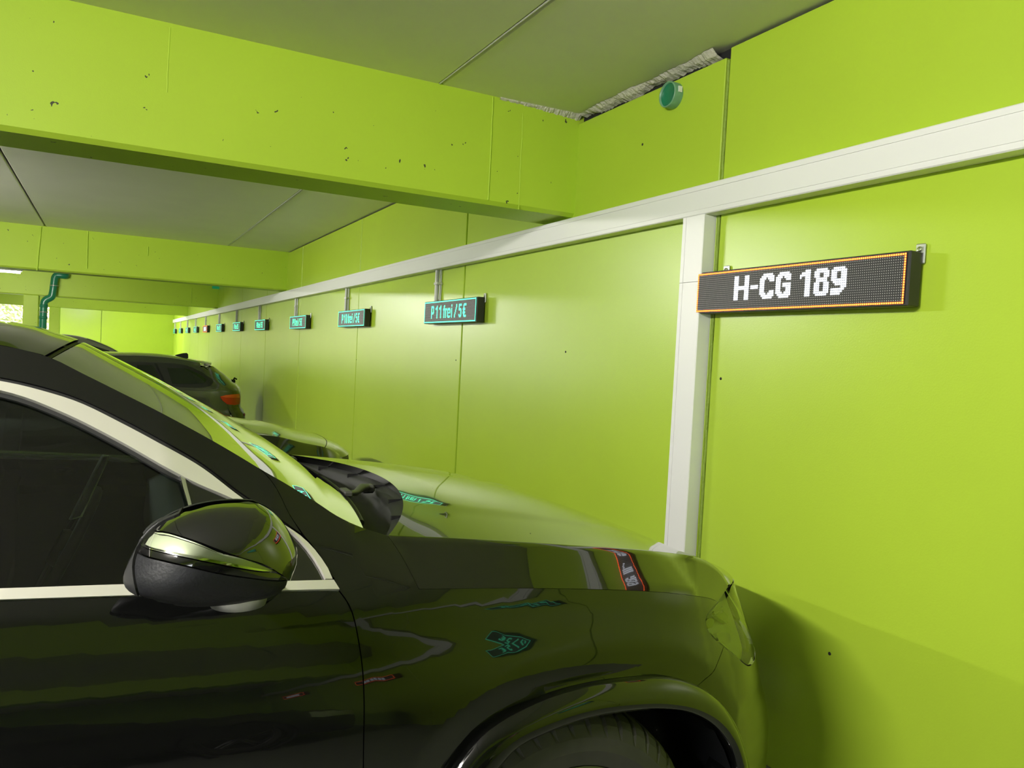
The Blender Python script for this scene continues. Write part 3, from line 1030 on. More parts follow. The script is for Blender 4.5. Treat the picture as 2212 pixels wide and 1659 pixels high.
# hood: one skin from shut line over the crease to the other side
crease = [(838, 1158), (900, 1160.5), (965, 1163), (1128, 1172), (1225, 1178), (1323, 1184), (1408, 1190.6)]
crease_tip = [((1453, 1195.5), 1.625), ((1496, 1202), 1.64), ((1530, 1214), 1.648), ((1558, 1236), 1.636), ((1575, 1264), 1.612)]
NR = 64
P0 = resample([hit(p, S) for p in crom(shut, 6)], NR)
P1 = resample(crom([hit(p, S) for p in crease] + [at_y(p, y) for p, y in crease_tip], 6), NR)
rearP = resample([hit(p, S) for p in crom(hoodrear, 4)], 9)[::-1]
cols = []
ns = 9
lo = np.zeros((NR, ns, 3))
for i in range(NR):
    for j in range(ns):
        t = j / (ns - 1)
        q = P0[i] * (1 - t) + P1[i] * t
        if j not in (0, ns - 1) and i < NR - 10: q[1] = float(S(q[0], q[2]))
        lo[i, j] = q
for j in range(ns):
    lo[0, j] = rearP[j]
u = np.linspace(0, 1, NR)
bow = .20 - .10 * u
crown = np.interp(u, [0, .15, .35, .55, .8, 1], [.012, .008, .000, -.010, -.027, -.055])
top = []
svals = np.r_[.010, .025, np.linspace(.05, 1, 26)]
for s_ in svals:
    k = 1 - (1 - s_) ** 2
    q = P1.copy()
    q[:, 1] = P1[:, 1] + (YC - P1[:, 1]) * s_
    q[:, 0] = P1[:, 0] + bow * k
    dome = np.clip((s_ - .34) / .14, 0, 1); dome = dome * dome * (3 - 2 * dome)
    q[:, 2] = P1[:, 2] + crown * k + .0025 * dome * np.interp(u, [0, .1, .8, 1], [.3, 1, 1, 0])
    top.append(q)
G1 = np.concatenate([lo, np.stack(top, 1)], 1)
Gm = G1[:, ::-1].copy(); Gm[:, :, 1] = 2 * YC - Gm[:, :, 1]
Gall = np.concatenate([G1, Gm[:, 1:]], 1)
# folded edges
back = np.concatenate([Gall[0:1] + np.array([.006, 0, -.022]), Gall[0:1]], 0)
_sv = np.r_[np.zeros(ns), svals]
_lip = front(np.stack([.785 + .815 * _sv, .889 - .052 * _sv ** .8], 1)) + np.array([-.004, 0, .002])
_lm = _lip[::-1].copy(); _lm[:, 1] = 2 * YC - _lm[:, 1]
_lip = np.concatenate([_lip, _lm[1:]], 0)
_lip[:ns] = Gall[-1][:ns]; _lip[-ns:] = Gall[-1][-ns:]
fr_ = np.stack([Gall[-1] * (1 - t) + _lip * t + np.array([0, 0, .012 * math.sin(math.pi * t)]) * np.minimum(_sv.tolist() + _sv[::-1][1:].tolist(), .2)[:, None] * 5 for t in np.linspace(0, 1, 5)] + [_lip + np.array([-.012, 0, -.012])], 0)
hood = MB().grid(Gall, True, flip=False).grid(back, True).grid(fr_, True).build('hood', M_paint, car)
hood.location = -CAR0

# headlight lens and inside
hl_hood = [(1551, 1300), (1565, 1287), (1577, 1272)]
hl_right = [(1577, 1272), (1586, 1288), (1598.5, 1313), (1613.6, 1358.7), (1622, 1404), (1624, 1432), (1620, 1440), (1613.6, 1437)]
hl_low = [(1613.6, 1437), (1588, 1416.8), (1563, 1396.6)]
f_hl = [HF(*hl_hood), HF(*hl_right), HF(*hl_low), HF(*hl_edge[::-1])]
# the lamp runs on round the corner, out of sight
zt_, zb_ = HF((1577, 1272))[0], HF((1613.6, 1437))[0]
f_hl = [HF(*hl_hood[:2]) + [(.785, .889), (1.0, .870), (1.20, .842)], [(1.20, .842), (1.24, .79), (1.12, .735), (.98, .690)] , [(.98, .690)] + HF(*hl_low), HF(*hl_edge[::-1])]
hl = panel('headlight', f_hl, M_lens, front, h=.014, inset=.003, rim=0)
bowl = panel('headlight_bowl', f_hl, M_lampgrey, front, h=.02, inset=.004, lift=-.035, rim=.0)
# lamp modules
def lampbit(name, outl, mat, lift):
    return panel(name, [HF(*outl, outl[0])], mat, front, h=.01, inset=0, lift=lift, rim=.012, smooth=False)
lampbit('side_marker', [(1530, 1345), (1540, 1335), (1550, 1334), (1553, 1342), (1549, 1355), (1535, 1358)], M_amber, -.012)
lampbit('reflector_fin', [(1560, 1330), (1575, 1318), (1582, 1326), (1583, 1344), (1570, 1336)], M_amber, -.018)
lampbit('projector', [(1564, 1366), (1576, 1360), (1588, 1364), (1590, 1384), (1578, 1388), (1567, 1380)], M_chrome2, -.020)
lampbit('lamp_louvre', [(1548, 1325), (1567, 1306), (1570, 1308), (1552, 1330)], M_chrome2, -.014)

# bumper and nose
b_top = [(1563, 1396.6), (1588, 1416.8), (1613.6, 1437)]
zbp = HF(b_top[-1])[0]
bsegs = [HF(*b_top) + [(.98, .686), (1.12, .70), (1.6, .705)], [(1.6, .705), (1.6, .22)], [(1.6, .22), (.9, .22), toph((1.36, .24))], [toph((1.36, .24)), toph((1.37, .40))] + HF(*arch_of[::-1]), HF(*seam[::-1])]
panel('front_bumper', bsegs, M_paint, front, h=.022, inset=.0009)
panel('nose_panel', [[(1.205, .838), (1.4, .81), (1.6, .80)], [(1.6, .80), (1.6, .71)], [(1.6, .71), (1.14, .706), (1.13, .735), (1.245, .80), (1.205, .838)]], M_plastic, front, h=.03, inset=.002, lift=-.004)

# wheel-arch moulding
def moulding():
    out = np.array(ao[::-1] + aof[1:])
    out = np.vstack([[(.50, .36), (.535, .50), (.575, .62)], out, [(1.378, .42), (1.385, .30)]])
    inn = np.array(ai[::-1])
    inn = np.vstack([[(.56, .34), (.585, .46), (.64, .59)], inn, [(1.332, .42), (1.330, .30)]])
    n = 70
    A_ = resample(crom(out, 6), n); I_ = resample(crom(inn, 6), n)
    rows = []
    for k in range(n):
        row = []
        for t, dy in ((0, .006), (0.0, -.010), (.06, -.020), (.25, -.031), (.5, -.038), (.75, -.037), (.9, -.028), (.97, -.014), (1.0, .02), (1.0, .07)):
            q = A_[k] * (1 - t) + I_[k] * t
            row.append((q[0], float(S(q[0], q[1])) + dy, q[1]))
        rows.append(row)
    return np.array(rows)
MO = moulding()
for sg in (1, -1):
    Q = MO.copy()
    if sg < 0: Q[:, :, 1] = 2 * YC - Q[:, :, 1]
    o = MB().grid(Q, True, flip=(sg < 0)).build('wheel_arch_trim', M_paint, car); o.location = -CAR0
# rear arches
for sg in (1, -1):
    rows = []
    for a in np.linspace(-5, 185, 40):
        ca, sa = math.cos(math.radians(a)), math.sin(math.radians(a))
        row = []
        for r, dy in ((.445, .003), (.44, -.012), (.42, -.018), (.40, -.012), (.39, .03)):
            x, z = wr_ + r * ca, .345 + r * sa
            y = float(S(x, z)) + dy
            row.append((x, y if sg > 0 else 2 * YC - y, z))
        rows.append(row)
    o = MB().grid(rows, True, flip=sg > 0).build('wheel_arch_trim', M_paint, car); o.location = -CAR0

# windscreen and roof share one edge line
edge = [np.array([x, float(S(x, z)), z]) for x, z in rail_l]
ews = [hit(p, S) for p in [(0, 745), (50, 756), (106, 771), (173.6, 803.7), (260.4, 847), (345, 889.4), (466.6, 955.6), (556.9, 1009.2), (610.7, 1040), (690.6, 1089), (725, 1112), (755, 1127), (786, 1140)]]
E_all = np.array(crom(edge + ews, 8))
ihead = int(np.argmin(np.abs(E_all[:, 0] - hit((106, 771), S)[0])))
def loft(E, bow, crown, n=33, sink=0.0):
    s = np.linspace(-1, 1, n)
    rows = []
    for k in range(len(E)):
        hw = YC - E[k, 1] - .004
        kk = 1 - np.abs(s) ** 2.2
        rows.append(np.stack([E[k, 0] + bow[k] * kk, YC + s * hw, E[k, 2] - sink + crown[k] * kk], 1))
    return np.array(rows)
nE = len(E_all)
uu = np.arange(nE)
bw = np.interp(uu, [0, ihead - 10, ihead, ihead + .6 * (nE - ihead), nE - 1], [0, .02, .035, .066, .055])
cw = np.interp(uu, [0, ihead * .6, ihead, nE - 1], [.03, .046, .028, .012])
RG = loft(E_all[:ihead - 0], bw[:ihead], cw[:ihead])
WG = loft(E_all[ihead + 0:], bw[ihead:], cw[ihead:], sink=.002)
# the header seam: pull the two skins 7 mm apart
RG[-1] += np.array([-.002, 0, .0]); WG[0] += np.array([.003, 0, -.002])
roof = MB().grid(RG, True, flip=False).build('roof', M_paint, car); roof.location = -CAR0
ws = MB().grid(WG, True, flip=False).build('windscreen', M_wglass, car); ws.location = -CAR0
hs_ = MB().grid(np.array([RG[-1] + [-.002, 0, -.006], RG[-1] + [.004, 0, -.009]]), True).build('header_seal', M_rubber, car); hs_.location = -CAR0
# lamp-black frit band round the windscreen, on the inside
fr = []
Lb = loft(E_all[ihead:], bw[ihead:], cw[ihead:], sink=.008, n=65)
mb = MB()
mb.grid(Lb[:, :4]); mb.grid(Lb[:, -4:]); mb.grid(Lb[-9:, 3:-3])
o = mb.build('windscreen_border', M_rubber, car); o.location = -CAR0
# rear screen
rs = np.array([E_all[0], [-2.35, float(S(-2.35, 1.25)) + .03, 1.25], [-2.6, float(S(-2.6, 1.15)), 1.12]])
rs = np.array(crom(rs, 6))
o = MB().grid(loft(rs, np.linspace(-.0, -.06, len(rs)), np.linspace(.03, .02, len(rs))), True, True).build('rear_screen', M_wglass, car); o.location = -CAR0
tl_ = []
for z in np.linspace(1.12, .3, 12):
    tl_.append([-2.6 - .05 * math.sin((1.12 - z) * 3.2), float(S(-2.6, z)), z])
o = MB().grid(loft(np.array(tl_), np.full(12, -.12), np.zeros(12)), True, True).build('tailgate', M_paint, car); o.location = -CAR0

# cowl, wipers
cw_rows = []
hr = Gall[0]  # rear edge of the hood
n_h = len(hr)
wb_ = WG[-1]
ys = np.linspace(hr[0][1] + .045, hr[-1][1] - .045, 50)
hx = np.interp(ys, hr[:, 1], hr[:, 0]); hz = np.interp(ys, hr[:, 1], hr[:, 2])
wx_ = np.interp(ys, wb_[:, 1], wb_[:, 0]); wz_ = np.interp(ys, wb_[:, 1], wb_[:, 2])
ends = np.clip(np.minimum((ys - ys[0]), (ys[-1] - ys)) / .25, 0, 1)
rows = [np.stack([hx + .010, ys, hz - .022], 1), np.stack([hx - .028, ys, hz - .030], 1), np.stack([hx - .034, ys, hz - .050 - .03 * ends], 1),
        np.stack([hx * .4 + wx_ * .6, ys, hz - .065 - .035 * ends], 1), np.stack([wx_ - .01, ys, wz_ - .040], 1), np.stack([wx_ - .03, ys, wz_ - .018], 1)]
rows = np.array(rows)
for half in (0, 1):
    yy = rows[:, :, 1] if half == 0 else 2 * YC - rows[:, :, 1]
    lim = np.array([[float(S(q[0], q[2])) + .012 for q in r] for r in rows])
    yy2 = np.where(yy < YC, np.maximum(yy, lim), yy)
    rows[:, :, 1] = yy2 if half == 0 else 2 * YC - yy2
o = MB().grid(rows, True).build('cowl', M_rubber, car); o.location = -CAR0
gr = MB()
for f_ in (.12, .24, .36, .50, .64, .76, .88):
    k = int(f_ * 49)
    gr.box((hx[k] - .030, ys[k] - .004, hz[k] - .032), (hx[k] + .004, ys[k] + .004, hz[k] - .020))
o = gr.build('cowl_clip', M_rubber, car); o['kind'] = 'stuff'; o.location = -CAR0
def cowl_pt(y, t, up):
    """t=0 at the windscreen foot, 1 at the hood edge"""
    a = np.array([np.interp(y, ys, wx_), y, np.interp(y, ys, wz_)]); b = np.array([np.interp(y, ys, hx), y, np.interp(y, ys, hz)])
    p = a * (1 - t) + b * t
    p[2] += up - .045 * math.sin(math.pi * min(max(t, 0), 1))
    return p
for (ya, yb2, pivot) in ((1.68, 2.24, 1), (2.28, 2.88, 1)):
    wo = empty('wiper', (0, 0, 0), car); wo.location = -CAR0
    b = [cowl_pt(y, .12, -.002) for y in np.linspace(ya, yb2, 14)]
    MB().tube(b, .0075, 8).build('wiper_blade', M_rubber, wo)
    p0 = cowl_pt(yb2 - .06, .72, .004); p1 = cowl_pt((ya + yb2) / 2 + .10, .40, .018); p2 = cowl_pt((ya + yb2) / 2, .14, .010)
    MB().tube([p0, p0 * .5 + p1 * .5 + [0, 0, .008], p1, p2], [.013, .012, .009, .006], 10).build('wiper_arm', M_arm, wo)
    MB().box(tuple(p0 - [.020, .020, .012]), tuple(p0 + [.020, .020, .012]), .006).build('wiper_pivot', M_arm, wo)
    MB().box(tuple(p2 - [.012, .030, .006]), tuple(p2 + [.012, .030, .010]), .004).build('wiper_joint', M_arm, wo)

# ---------------- door mirror: a dome over its outline
mir_out = [(548, 1081), (505, 1079), (450, 1083), (395, 1096), (345, 1120), (308, 1153), (283, 1195), (268, 1228), (267, 1246), (277, 1262), (300, 1273), (340, 1285), (385, 1294), (440, 1296), (500, 1293), (560, 1284), (600, 1272), (625, 1247), (640, 1212), (642, 1190), (632, 1160), (610, 1125), (580, 1096)]
YM = 1.235
mo2 = np.array([at_y(p, YM)[[0, 2]] for p in crom(mir_out + [mir_out[0]], 4)][:-1])
mc = np.array(at_y((470, 1190), YM))[[0, 2]]
_ang = np.arctan2(mo2[:, 1] - mc[1], mo2[:, 0] - mc[0]); _rad = np.hypot(mo2[:, 0] - mc[0], mo2[:, 1] - mc[1])
_o = np.argsort(_ang); _ang, _rad = _ang[_o], _rad[_o]
_ang = np.r_[_ang - 2 * math.pi, _ang, _ang + 2 * math.pi]; _rad = np.r_[_rad, _rad, _rad]
def mrho(x, z):
    a = np.arctan2(z - mc[1], x - mc[0]); r = np.hypot(x - mc[0], z - mc[1])
    return r / np.interp(a, _ang, _rad)
def Mir(x, z):
    x = np.asarray(x, float); z = np.asarray(z, float)
    rho = np.clip(mrho(x, z), 0, 1)
    d = .115 * np.sqrt(np.clip(1 - rho ** 2.6, 0, 1))
    # the rear lip stands closer to the camera than the nose
    return YM - d + .10 * (x - mc[0])
def mside(v): return np.stack([v[:, 0], Mir(v[:, 0], v[:, 1]), v[:, 1]], 1)
def MH(*pxs): return [tuple(hit(p, Mir, .9, 1.5)[[0, 2]]) for p in pxs]
def shrink(pl, k): return [tuple(mc + (np.array(p) - mc) * k) for p in pl]
mirror = empty('side_mirror', (0, 0, 0), car); mirror.location = -CAR0
K = .992
rim_pts = [tuple(p) for p in shrink([tuple(at_y(p, YM)[[0, 2]]) for p in mir_out], .995)]
i_top, i_bez_top, i_bez_bot = 0, 3, 11
cap_l = [(430, 1094), (380, 1110), (345, 1135), (322, 1140)]
# upper gloss cap
cap_bot = [(322, 1140), (360, 1150), (420, 1168), (470, 1187), (520, 1205), (570, 1220), (605, 1240), (622, 1252)]
cap_low2 = [(290, 1196), (330, 1208), (380, 1218), (440, 1232), (520, 1244), (580, 1250), (622, 1252)]
right_rim = rim_pts[17:] + rim_pts[:3]
def mp(name, segs, mat, **kw):
    kw.setdefault('mirror', None)
    o = cdt_panel(name, segs, mside, mat, mirror, **kw)
    return o
A_cap = [MH(*cap_bot), [MH((622, 1252))[0]] + rim_pts[17:] + rim_pts[:4], [rim_pts[3]] + MH((352, 1124), (322, 1140))]
mp('mirror_cap', A_cap, M_piano, h=.008, inset=.0008, rim=.008)
ind = [MH((322, 1141), (360, 1151), (405, 1165), (440, 1178), (475, 1193), (520, 1204), (560, 1218), (592, 1232), (596, 1236)), MH((596, 1236), (560, 1234), (500, 1224), (430, 1210), (380, 1199), (340, 1190), (304, 1176)), MH((304, 1176), (310, 1158), (322, 1141))]
lens = mp('indicator_lamp', ind, M_lens, h=.008, inset=.0008, lift=.001, rim=.004)
mp('indicator_reflector', ind, M_lampgrey, h=.01, inset=.001, lift=-.005, rim=.0)
mp('indicator_bar', [MH((306, 1172), (340, 1184), (400, 1197), (480, 1213), (560, 1229), (590, 1234)), MH((590, 1234), (560, 1233), (480, 1219), (400, 1203), (340, 1190), (305, 1178)), MH((305, 1178), (306, 1172))], M_chrome2, h=.008, inset=0, lift=.000, rim=.004)
mid_ = [MH((304, 1177), (340, 1191), (380, 1200), (430, 1211), (500, 1225), (560, 1235), (596, 1237), (622, 1252)), MH((622, 1252), (560, 1251), (480, 1240), (400, 1222), (340, 1208), (296, 1192)), MH((296, 1192), (304, 1177))]
mp('mirror_band', mid_, M_piano, h=.008, inset=.0008, rim=.006)
low_ = [MH((296, 1193), (340, 1209), (400, 1223), (480, 1241), (560, 1252), (622, 1253)), [MH((622, 1253))[0]] + rim_pts[16:9:-1], [rim_pts[10]] + MH((290, 1240), (290, 1215), (296, 1193))]
mp('mirror_shell', low_, M_plastic, h=.009, inset=.0008, rim=.006)
bez = [[rim_pts[3]] + MH((352, 1124), (322, 1140), (309, 1160), (297, 1190), (290, 1215), (290, 1240)) + [rim_pts[10]], rim_pts[10:2:-1]]
mp('mirror_bezel', bez, M_rubber, h=.008, inset=.0005, lift=.002, rim=.01)
# back half of the housing, and the glass facing rearward
rows = []
for k in np.linspace(0, 1, 10):
    r_ = math.cos(k * math.pi / 2) ** .7
    pl = mc + (mo2 - mc) * (.99 * r_ + .0)
    rows.append([(p[0], YM + .10 * (p[0] - mc[0]) + .075 * k ** .8, p[1]) for p in pl] + [(pl[0][0], YM + .10 * (pl[0][0] - mc[0]) + .075 * k ** .8, pl[0][1])])
MB().grid(rows, True).build('mirror_back', M_plastic, mirror)
# foot joining mirror and door
ft = [(500, 1293), (540, 1303), (590, 1285), (640, 1262)]
fa = [at_y((490, 1284), 1.21), at_y((515, 1288), 1.27), at_y((540, 1286), 1.33), hit((565, 1278), S) + [0, .01, 0]]
fa = np.array(crom(fa, 5))
rows = []
for i, c in enumerate(fa):
    t = i / (len(fa) - 1)
    wx2, wz2 = .050 - .010 * t, .015 + .003 * t
    rows.append([(c[0] + wx2 * math.cos(a), c[1], c[2] + wz2 * math.sin(a)) for a in np.linspace(0, 2 * math.pi, 25)])
MB().grid(rows, True).build('mirror_foot', M_plastic, mirror)
MB().lathe([(0, .001), (-.012, .030), (-.010, .040), (.01, .045)], tuple(at_y((515, 1290), 1.205)), 'z', 24).build('mirror_hinge', M_steel, mirror)
tri = [H((396, 1034), (420, 1046), (495, 1079), (560, 1111), (622, 1148), (667, 1196), (693, 1238), (700, 1253)), H((700, 1253), (446, 1258)), H((446, 1258), (412, 1086), (404, 1056), (396, 1034))]
panel('mirror_triangle', tri, M_piano, h=.016, inset=.0005, lift=-.001, rim=.006)

# ---------------- wheels
def wheel(name, cx, yf, cz, sgn, parent, off, R_=.362, wdt=.235, turn=0.0, rim_r=.235, tread=True):
    wo = empty(name, (0, 0, 0), parent); wo.location = (cx - off[0], yf - off[1], cz - off[2]); wo.rotation_euler = (0, 0, turn)
    prof_ = [(.03, rim_r), (.004, rim_r + .02), (-.004, rim_r + .055), (.002, R_ - .045), (.016, R_ - .022), (.030, R_ - .010), (.045, R_ - .004), (.085, R_), (.0865, R_ - .009), (.0945, R_ - .009), (.096, R_), (wdt / 2 + .01, R_ + .001), (wdt - .096, R_), (wdt - .0945, R_ - .009), (wdt - .0865, R_ - .009), (wdt - .085, R_), (wdt - .03, R_ - .01), (wdt, R_ - .045), (wdt - .03, rim_r)]
    nseg = 288
    vs = []; fs = []
    for (h_, r) in prof_:
        for k in range(nseg):
            a = 2 * math.pi * k / nseg
            rr = r
            if tread and R_ - .03 < r and k % 6 == 0: rr = r - .007
            skew = .10 * h_ / wdt
            vs.append((rr * math.cos(a + skew), sgn * h_, rr * math.sin(a + skew)))
    for i in range(len(prof_) - 1):
        for k in range(nseg):
            a = i * nseg + k; b = i * nseg + (k + 1) % nseg
            q = (a, b, b + nseg, a + nseg)
            fs.append(q if sgn > 0 else q[::-1])
    MB().add(vs, fs, False).build('tyre', M_tyre, wo)
    rm = MB().lathe([(sgn * .004, rim_r + .018), (sgn * .000, rim_r + .010), (sgn * .012, rim_r - .004), (sgn * .08, rim_r - .02), (sgn * .12, rim_r - .05), (sgn * .12, .05)], (0, 0, 0), 'y', 48)
    ro = rm.build('rim', M_alloy, wo)
    for k in range(5):
        sp = MB()
        for da in (-.10, .10):
            a = 2 * math.pi * k / 5 + .3
            p_ = [(.05 * math.cos(a + da * 2), sgn * .020, .05 * math.sin(a + da * 2)), ((rim_r - .01) * math.cos(a + da), sgn * .012, (rim_r - .01) * math.sin(a + da))]
            sp.tube(p_, [.022, .016], 8)
        sp.build('spoke', M_alloy, ro)
    MB().lathe([(sgn * .012, .001), (sgn * .012, .045), (sgn * .03, .06), (sgn * .1, .06)], (0, 0, 0), 'y', 24).build('hub_cap', M_alloy, ro)
    return wo


for sg in (1, -1):
    yf = 1.372 if sg > 0 else 2 * YC - 1.372
    wheel('front_wheel', .915, yf, .362, sg, car, CAR0, turn=math.radians(-2.5))
    wheel('rear_wheel', wr_, yf, .362, sg, car, CAR0)
    # dark liners
    rows = []
    for a in np.linspace(-12, 192, 30):
        ca, sa = math.cos(math.radians(a)), math.sin(math.radians(a))
        rows.append([(.957 + .497 * ca, yf + sg * d_, .298 + .497 * sa) for d_ in (.035, .08, .14, .26, .34)] + [(.957, yf + sg * .34, .298)])
    o = MB().grid(rows, True).build('wheel_liner', M_plastic, car); o.location = -CAR0
    rows = []
    for a in np.linspace(-12, 192, 30):
        ca, sa = math.cos(math.radians(a)), math.sin(math.radians(a))
        rows.append([(wr_ + .41 * ca, yf + sg * d_, .335 + .41 * sa) for d_ in (.0, .12, .34)] + [(wr_, yf + sg * .34, .335)])
    o = MB().grid(rows, True).build('wheel_liner', M_plastic, car); o.location = -CAR0

# ---------------- floor pan and cabin
o = MB().box((-2.5, 1.74, .18), (1.62, 2 * YC - 1.74, .42), .05).build('floor_pan', M_dash, car); o.location = -CAR0
o = MB().box((-1.42, 1.42, .22), (.46, 2 * YC - 1.42, .32), .02).build('floor_plate', M_dash, car); o.location = -CAR0
o = MB().box((.50, 1.72, .42), (1.60, 2 * YC - 1.72, .86), .08).build('engine_cover', M_dash, car); o.location = -CAR0
# dashboard
rows = []
for y in np.linspace(1.50, 2 * YC - 1.50, 30):
    e = .03 * math.exp(-((y - 2.72) / .2) ** 2)
    rows.append([(.56, y, 1.035), (.40, y, 1.055 + e * .4), (.22, y, 1.045 + e), (.13, y, 1.00 + e), (.12, y, .88), (.22, y, .70), (.40, y, .5)])
o = MB().grid(rows, True).build('dashboard', M_dash, car); o.location = -CAR0
# screen standing on the dash: narrow bright frame seen edge-on
sa, sb = at_y((222, 985), 2.0), at_y((152, 1122), 2.0)
so = empty('centre_screen', (0, 0, 0), car); so.location = -CAR0
d_ = (sb - sa)
mb = MB()
for (a_, b_, nm, mt, wd) in ((0, 1, 'screen_frame', M_chrome, .0035),):
    fr_m = MB()
    c1, c2, c3, c4 = sa, sa + np.array([.012, .03, -.004]), sb + np.array([.020, .03, .0]), sb
    fr_m.tube([c1, c2, c3, c4, c1], wd, 8)
    fr_m.build(nm, mt, so)
    MB().add([c1, c2, c3, c4] + [c + np.array([.004, .004, 0]) for c in (c1, c2, c3, c4)], [(0, 1, 2, 3), (4, 7, 6, 5), (0, 4, 5, 1), (1, 5, 6, 2), (2, 6, 7, 3), (3, 7, 4, 0)]).build('screen_glass', M_chrome2, so)
# steering wheel on the far side
st = empty('steering_wheel', (-.10 - CAR0[0], 2.62 - CAR0[1], .86), car); st.rotation_euler = (0, math.radians(-65), 0)
pts = [(.185 * math.cos(a), .185 * math.sin(a), 0) for a in np.linspace(0, 2 * math.pi, 41)]
MB().tube(pts, .016, 10, cap=False).build('wheel_grip', M_seat, st)
MB().lathe([(-.02, .001), (-.02, .05), (.0, .062), (.03, .05)], (0, 0, 0), 'z', 24).build('wheel_hub', M_dash, st)
sp = MB()
for a in (0, math.pi, -math.pi / 2): sp.tube([(.05 * math.cos(a), .05 * math.sin(a), 0), (.18 * math.cos(a), .18 * math.sin(a), 0)], .014, 8)
sp.build('wheel_spoke', M_dash, st)
# seats with head rests
for yy in (1.86, 2.74):
    se = empty('front_seat', (-.72 - CAR0[0], yy - CAR0[1], .42), car)
    rows = []
    for t in np.linspace(0, 1, 14):
        cx_, cz_ = -.10 - .20 * t, .12 + .60 * t
        hw = .25 - .05 * t
        rows.append([(cx_ + .075 * math.cos(a) * (1 - .25 * t), hw * math.sin(a) * (1 if abs(math.sin(a)) < .9 else 1), cz_ + .02 * math.cos(a)) for a in np.linspace(0, 2 * math.pi, 25)])
    MB().grid(rows, True).build('seat_back', M_seat, se)
    MB().box((-.12, -.25, 0), (.40, .25, .16), .05).build('seat_cushion', M_seat, se)
    rows = []
    for t in np.linspace(0, 1, 9):
        r_ = math.sin(math.pi * (.08 + .84 * t)) ** .5
        rows.append([(-.30 - .03 * t + .055 * r_ * math.cos(a), .135 * r_ * math.sin(a), .76 + .19 * t) for a in np.linspace(0, 2 * math.pi, 21)])
    hr_ = MB().grid(rows, True).build('head_rest', M_seat, se)
o = MB().box((-1.75, 1.55, .40), (-1.2, 2 * YC - 1.55, .62), .06).build('rear_bench', M_seat, car); o.location = -CAR0
o = MB().box((-1.95, 1.55, .55), (-1.72, 2 * YC - 1.55, 1.08), .06).build('rear_backrest', M_seat, car); o.location = -CAR0
# interior mirror
o = MB().box((.02, 2.22, 1.33), (.045, 2.44, 1.40), .012).build('rear_view_mirror', M_dash, car); o.location = -CAR0

# ------------------------------------------------------------------ the other cars
M_paint2 = simple('dark_green_black_paint', (.012, .013, .010), .14, 0, .5, 1.0)
M_paint3 = simple('dark_grey_paint', (.060, .062, .052), .16, .3, .5, 1.0)
M_paint4 = simple('silver_grey_paint', (.20, .20, .19), .18, .4, .5, 1.0)
M_dglass = simple('dark_window_glass', (.010, .014, .011), .03, 0, .6)


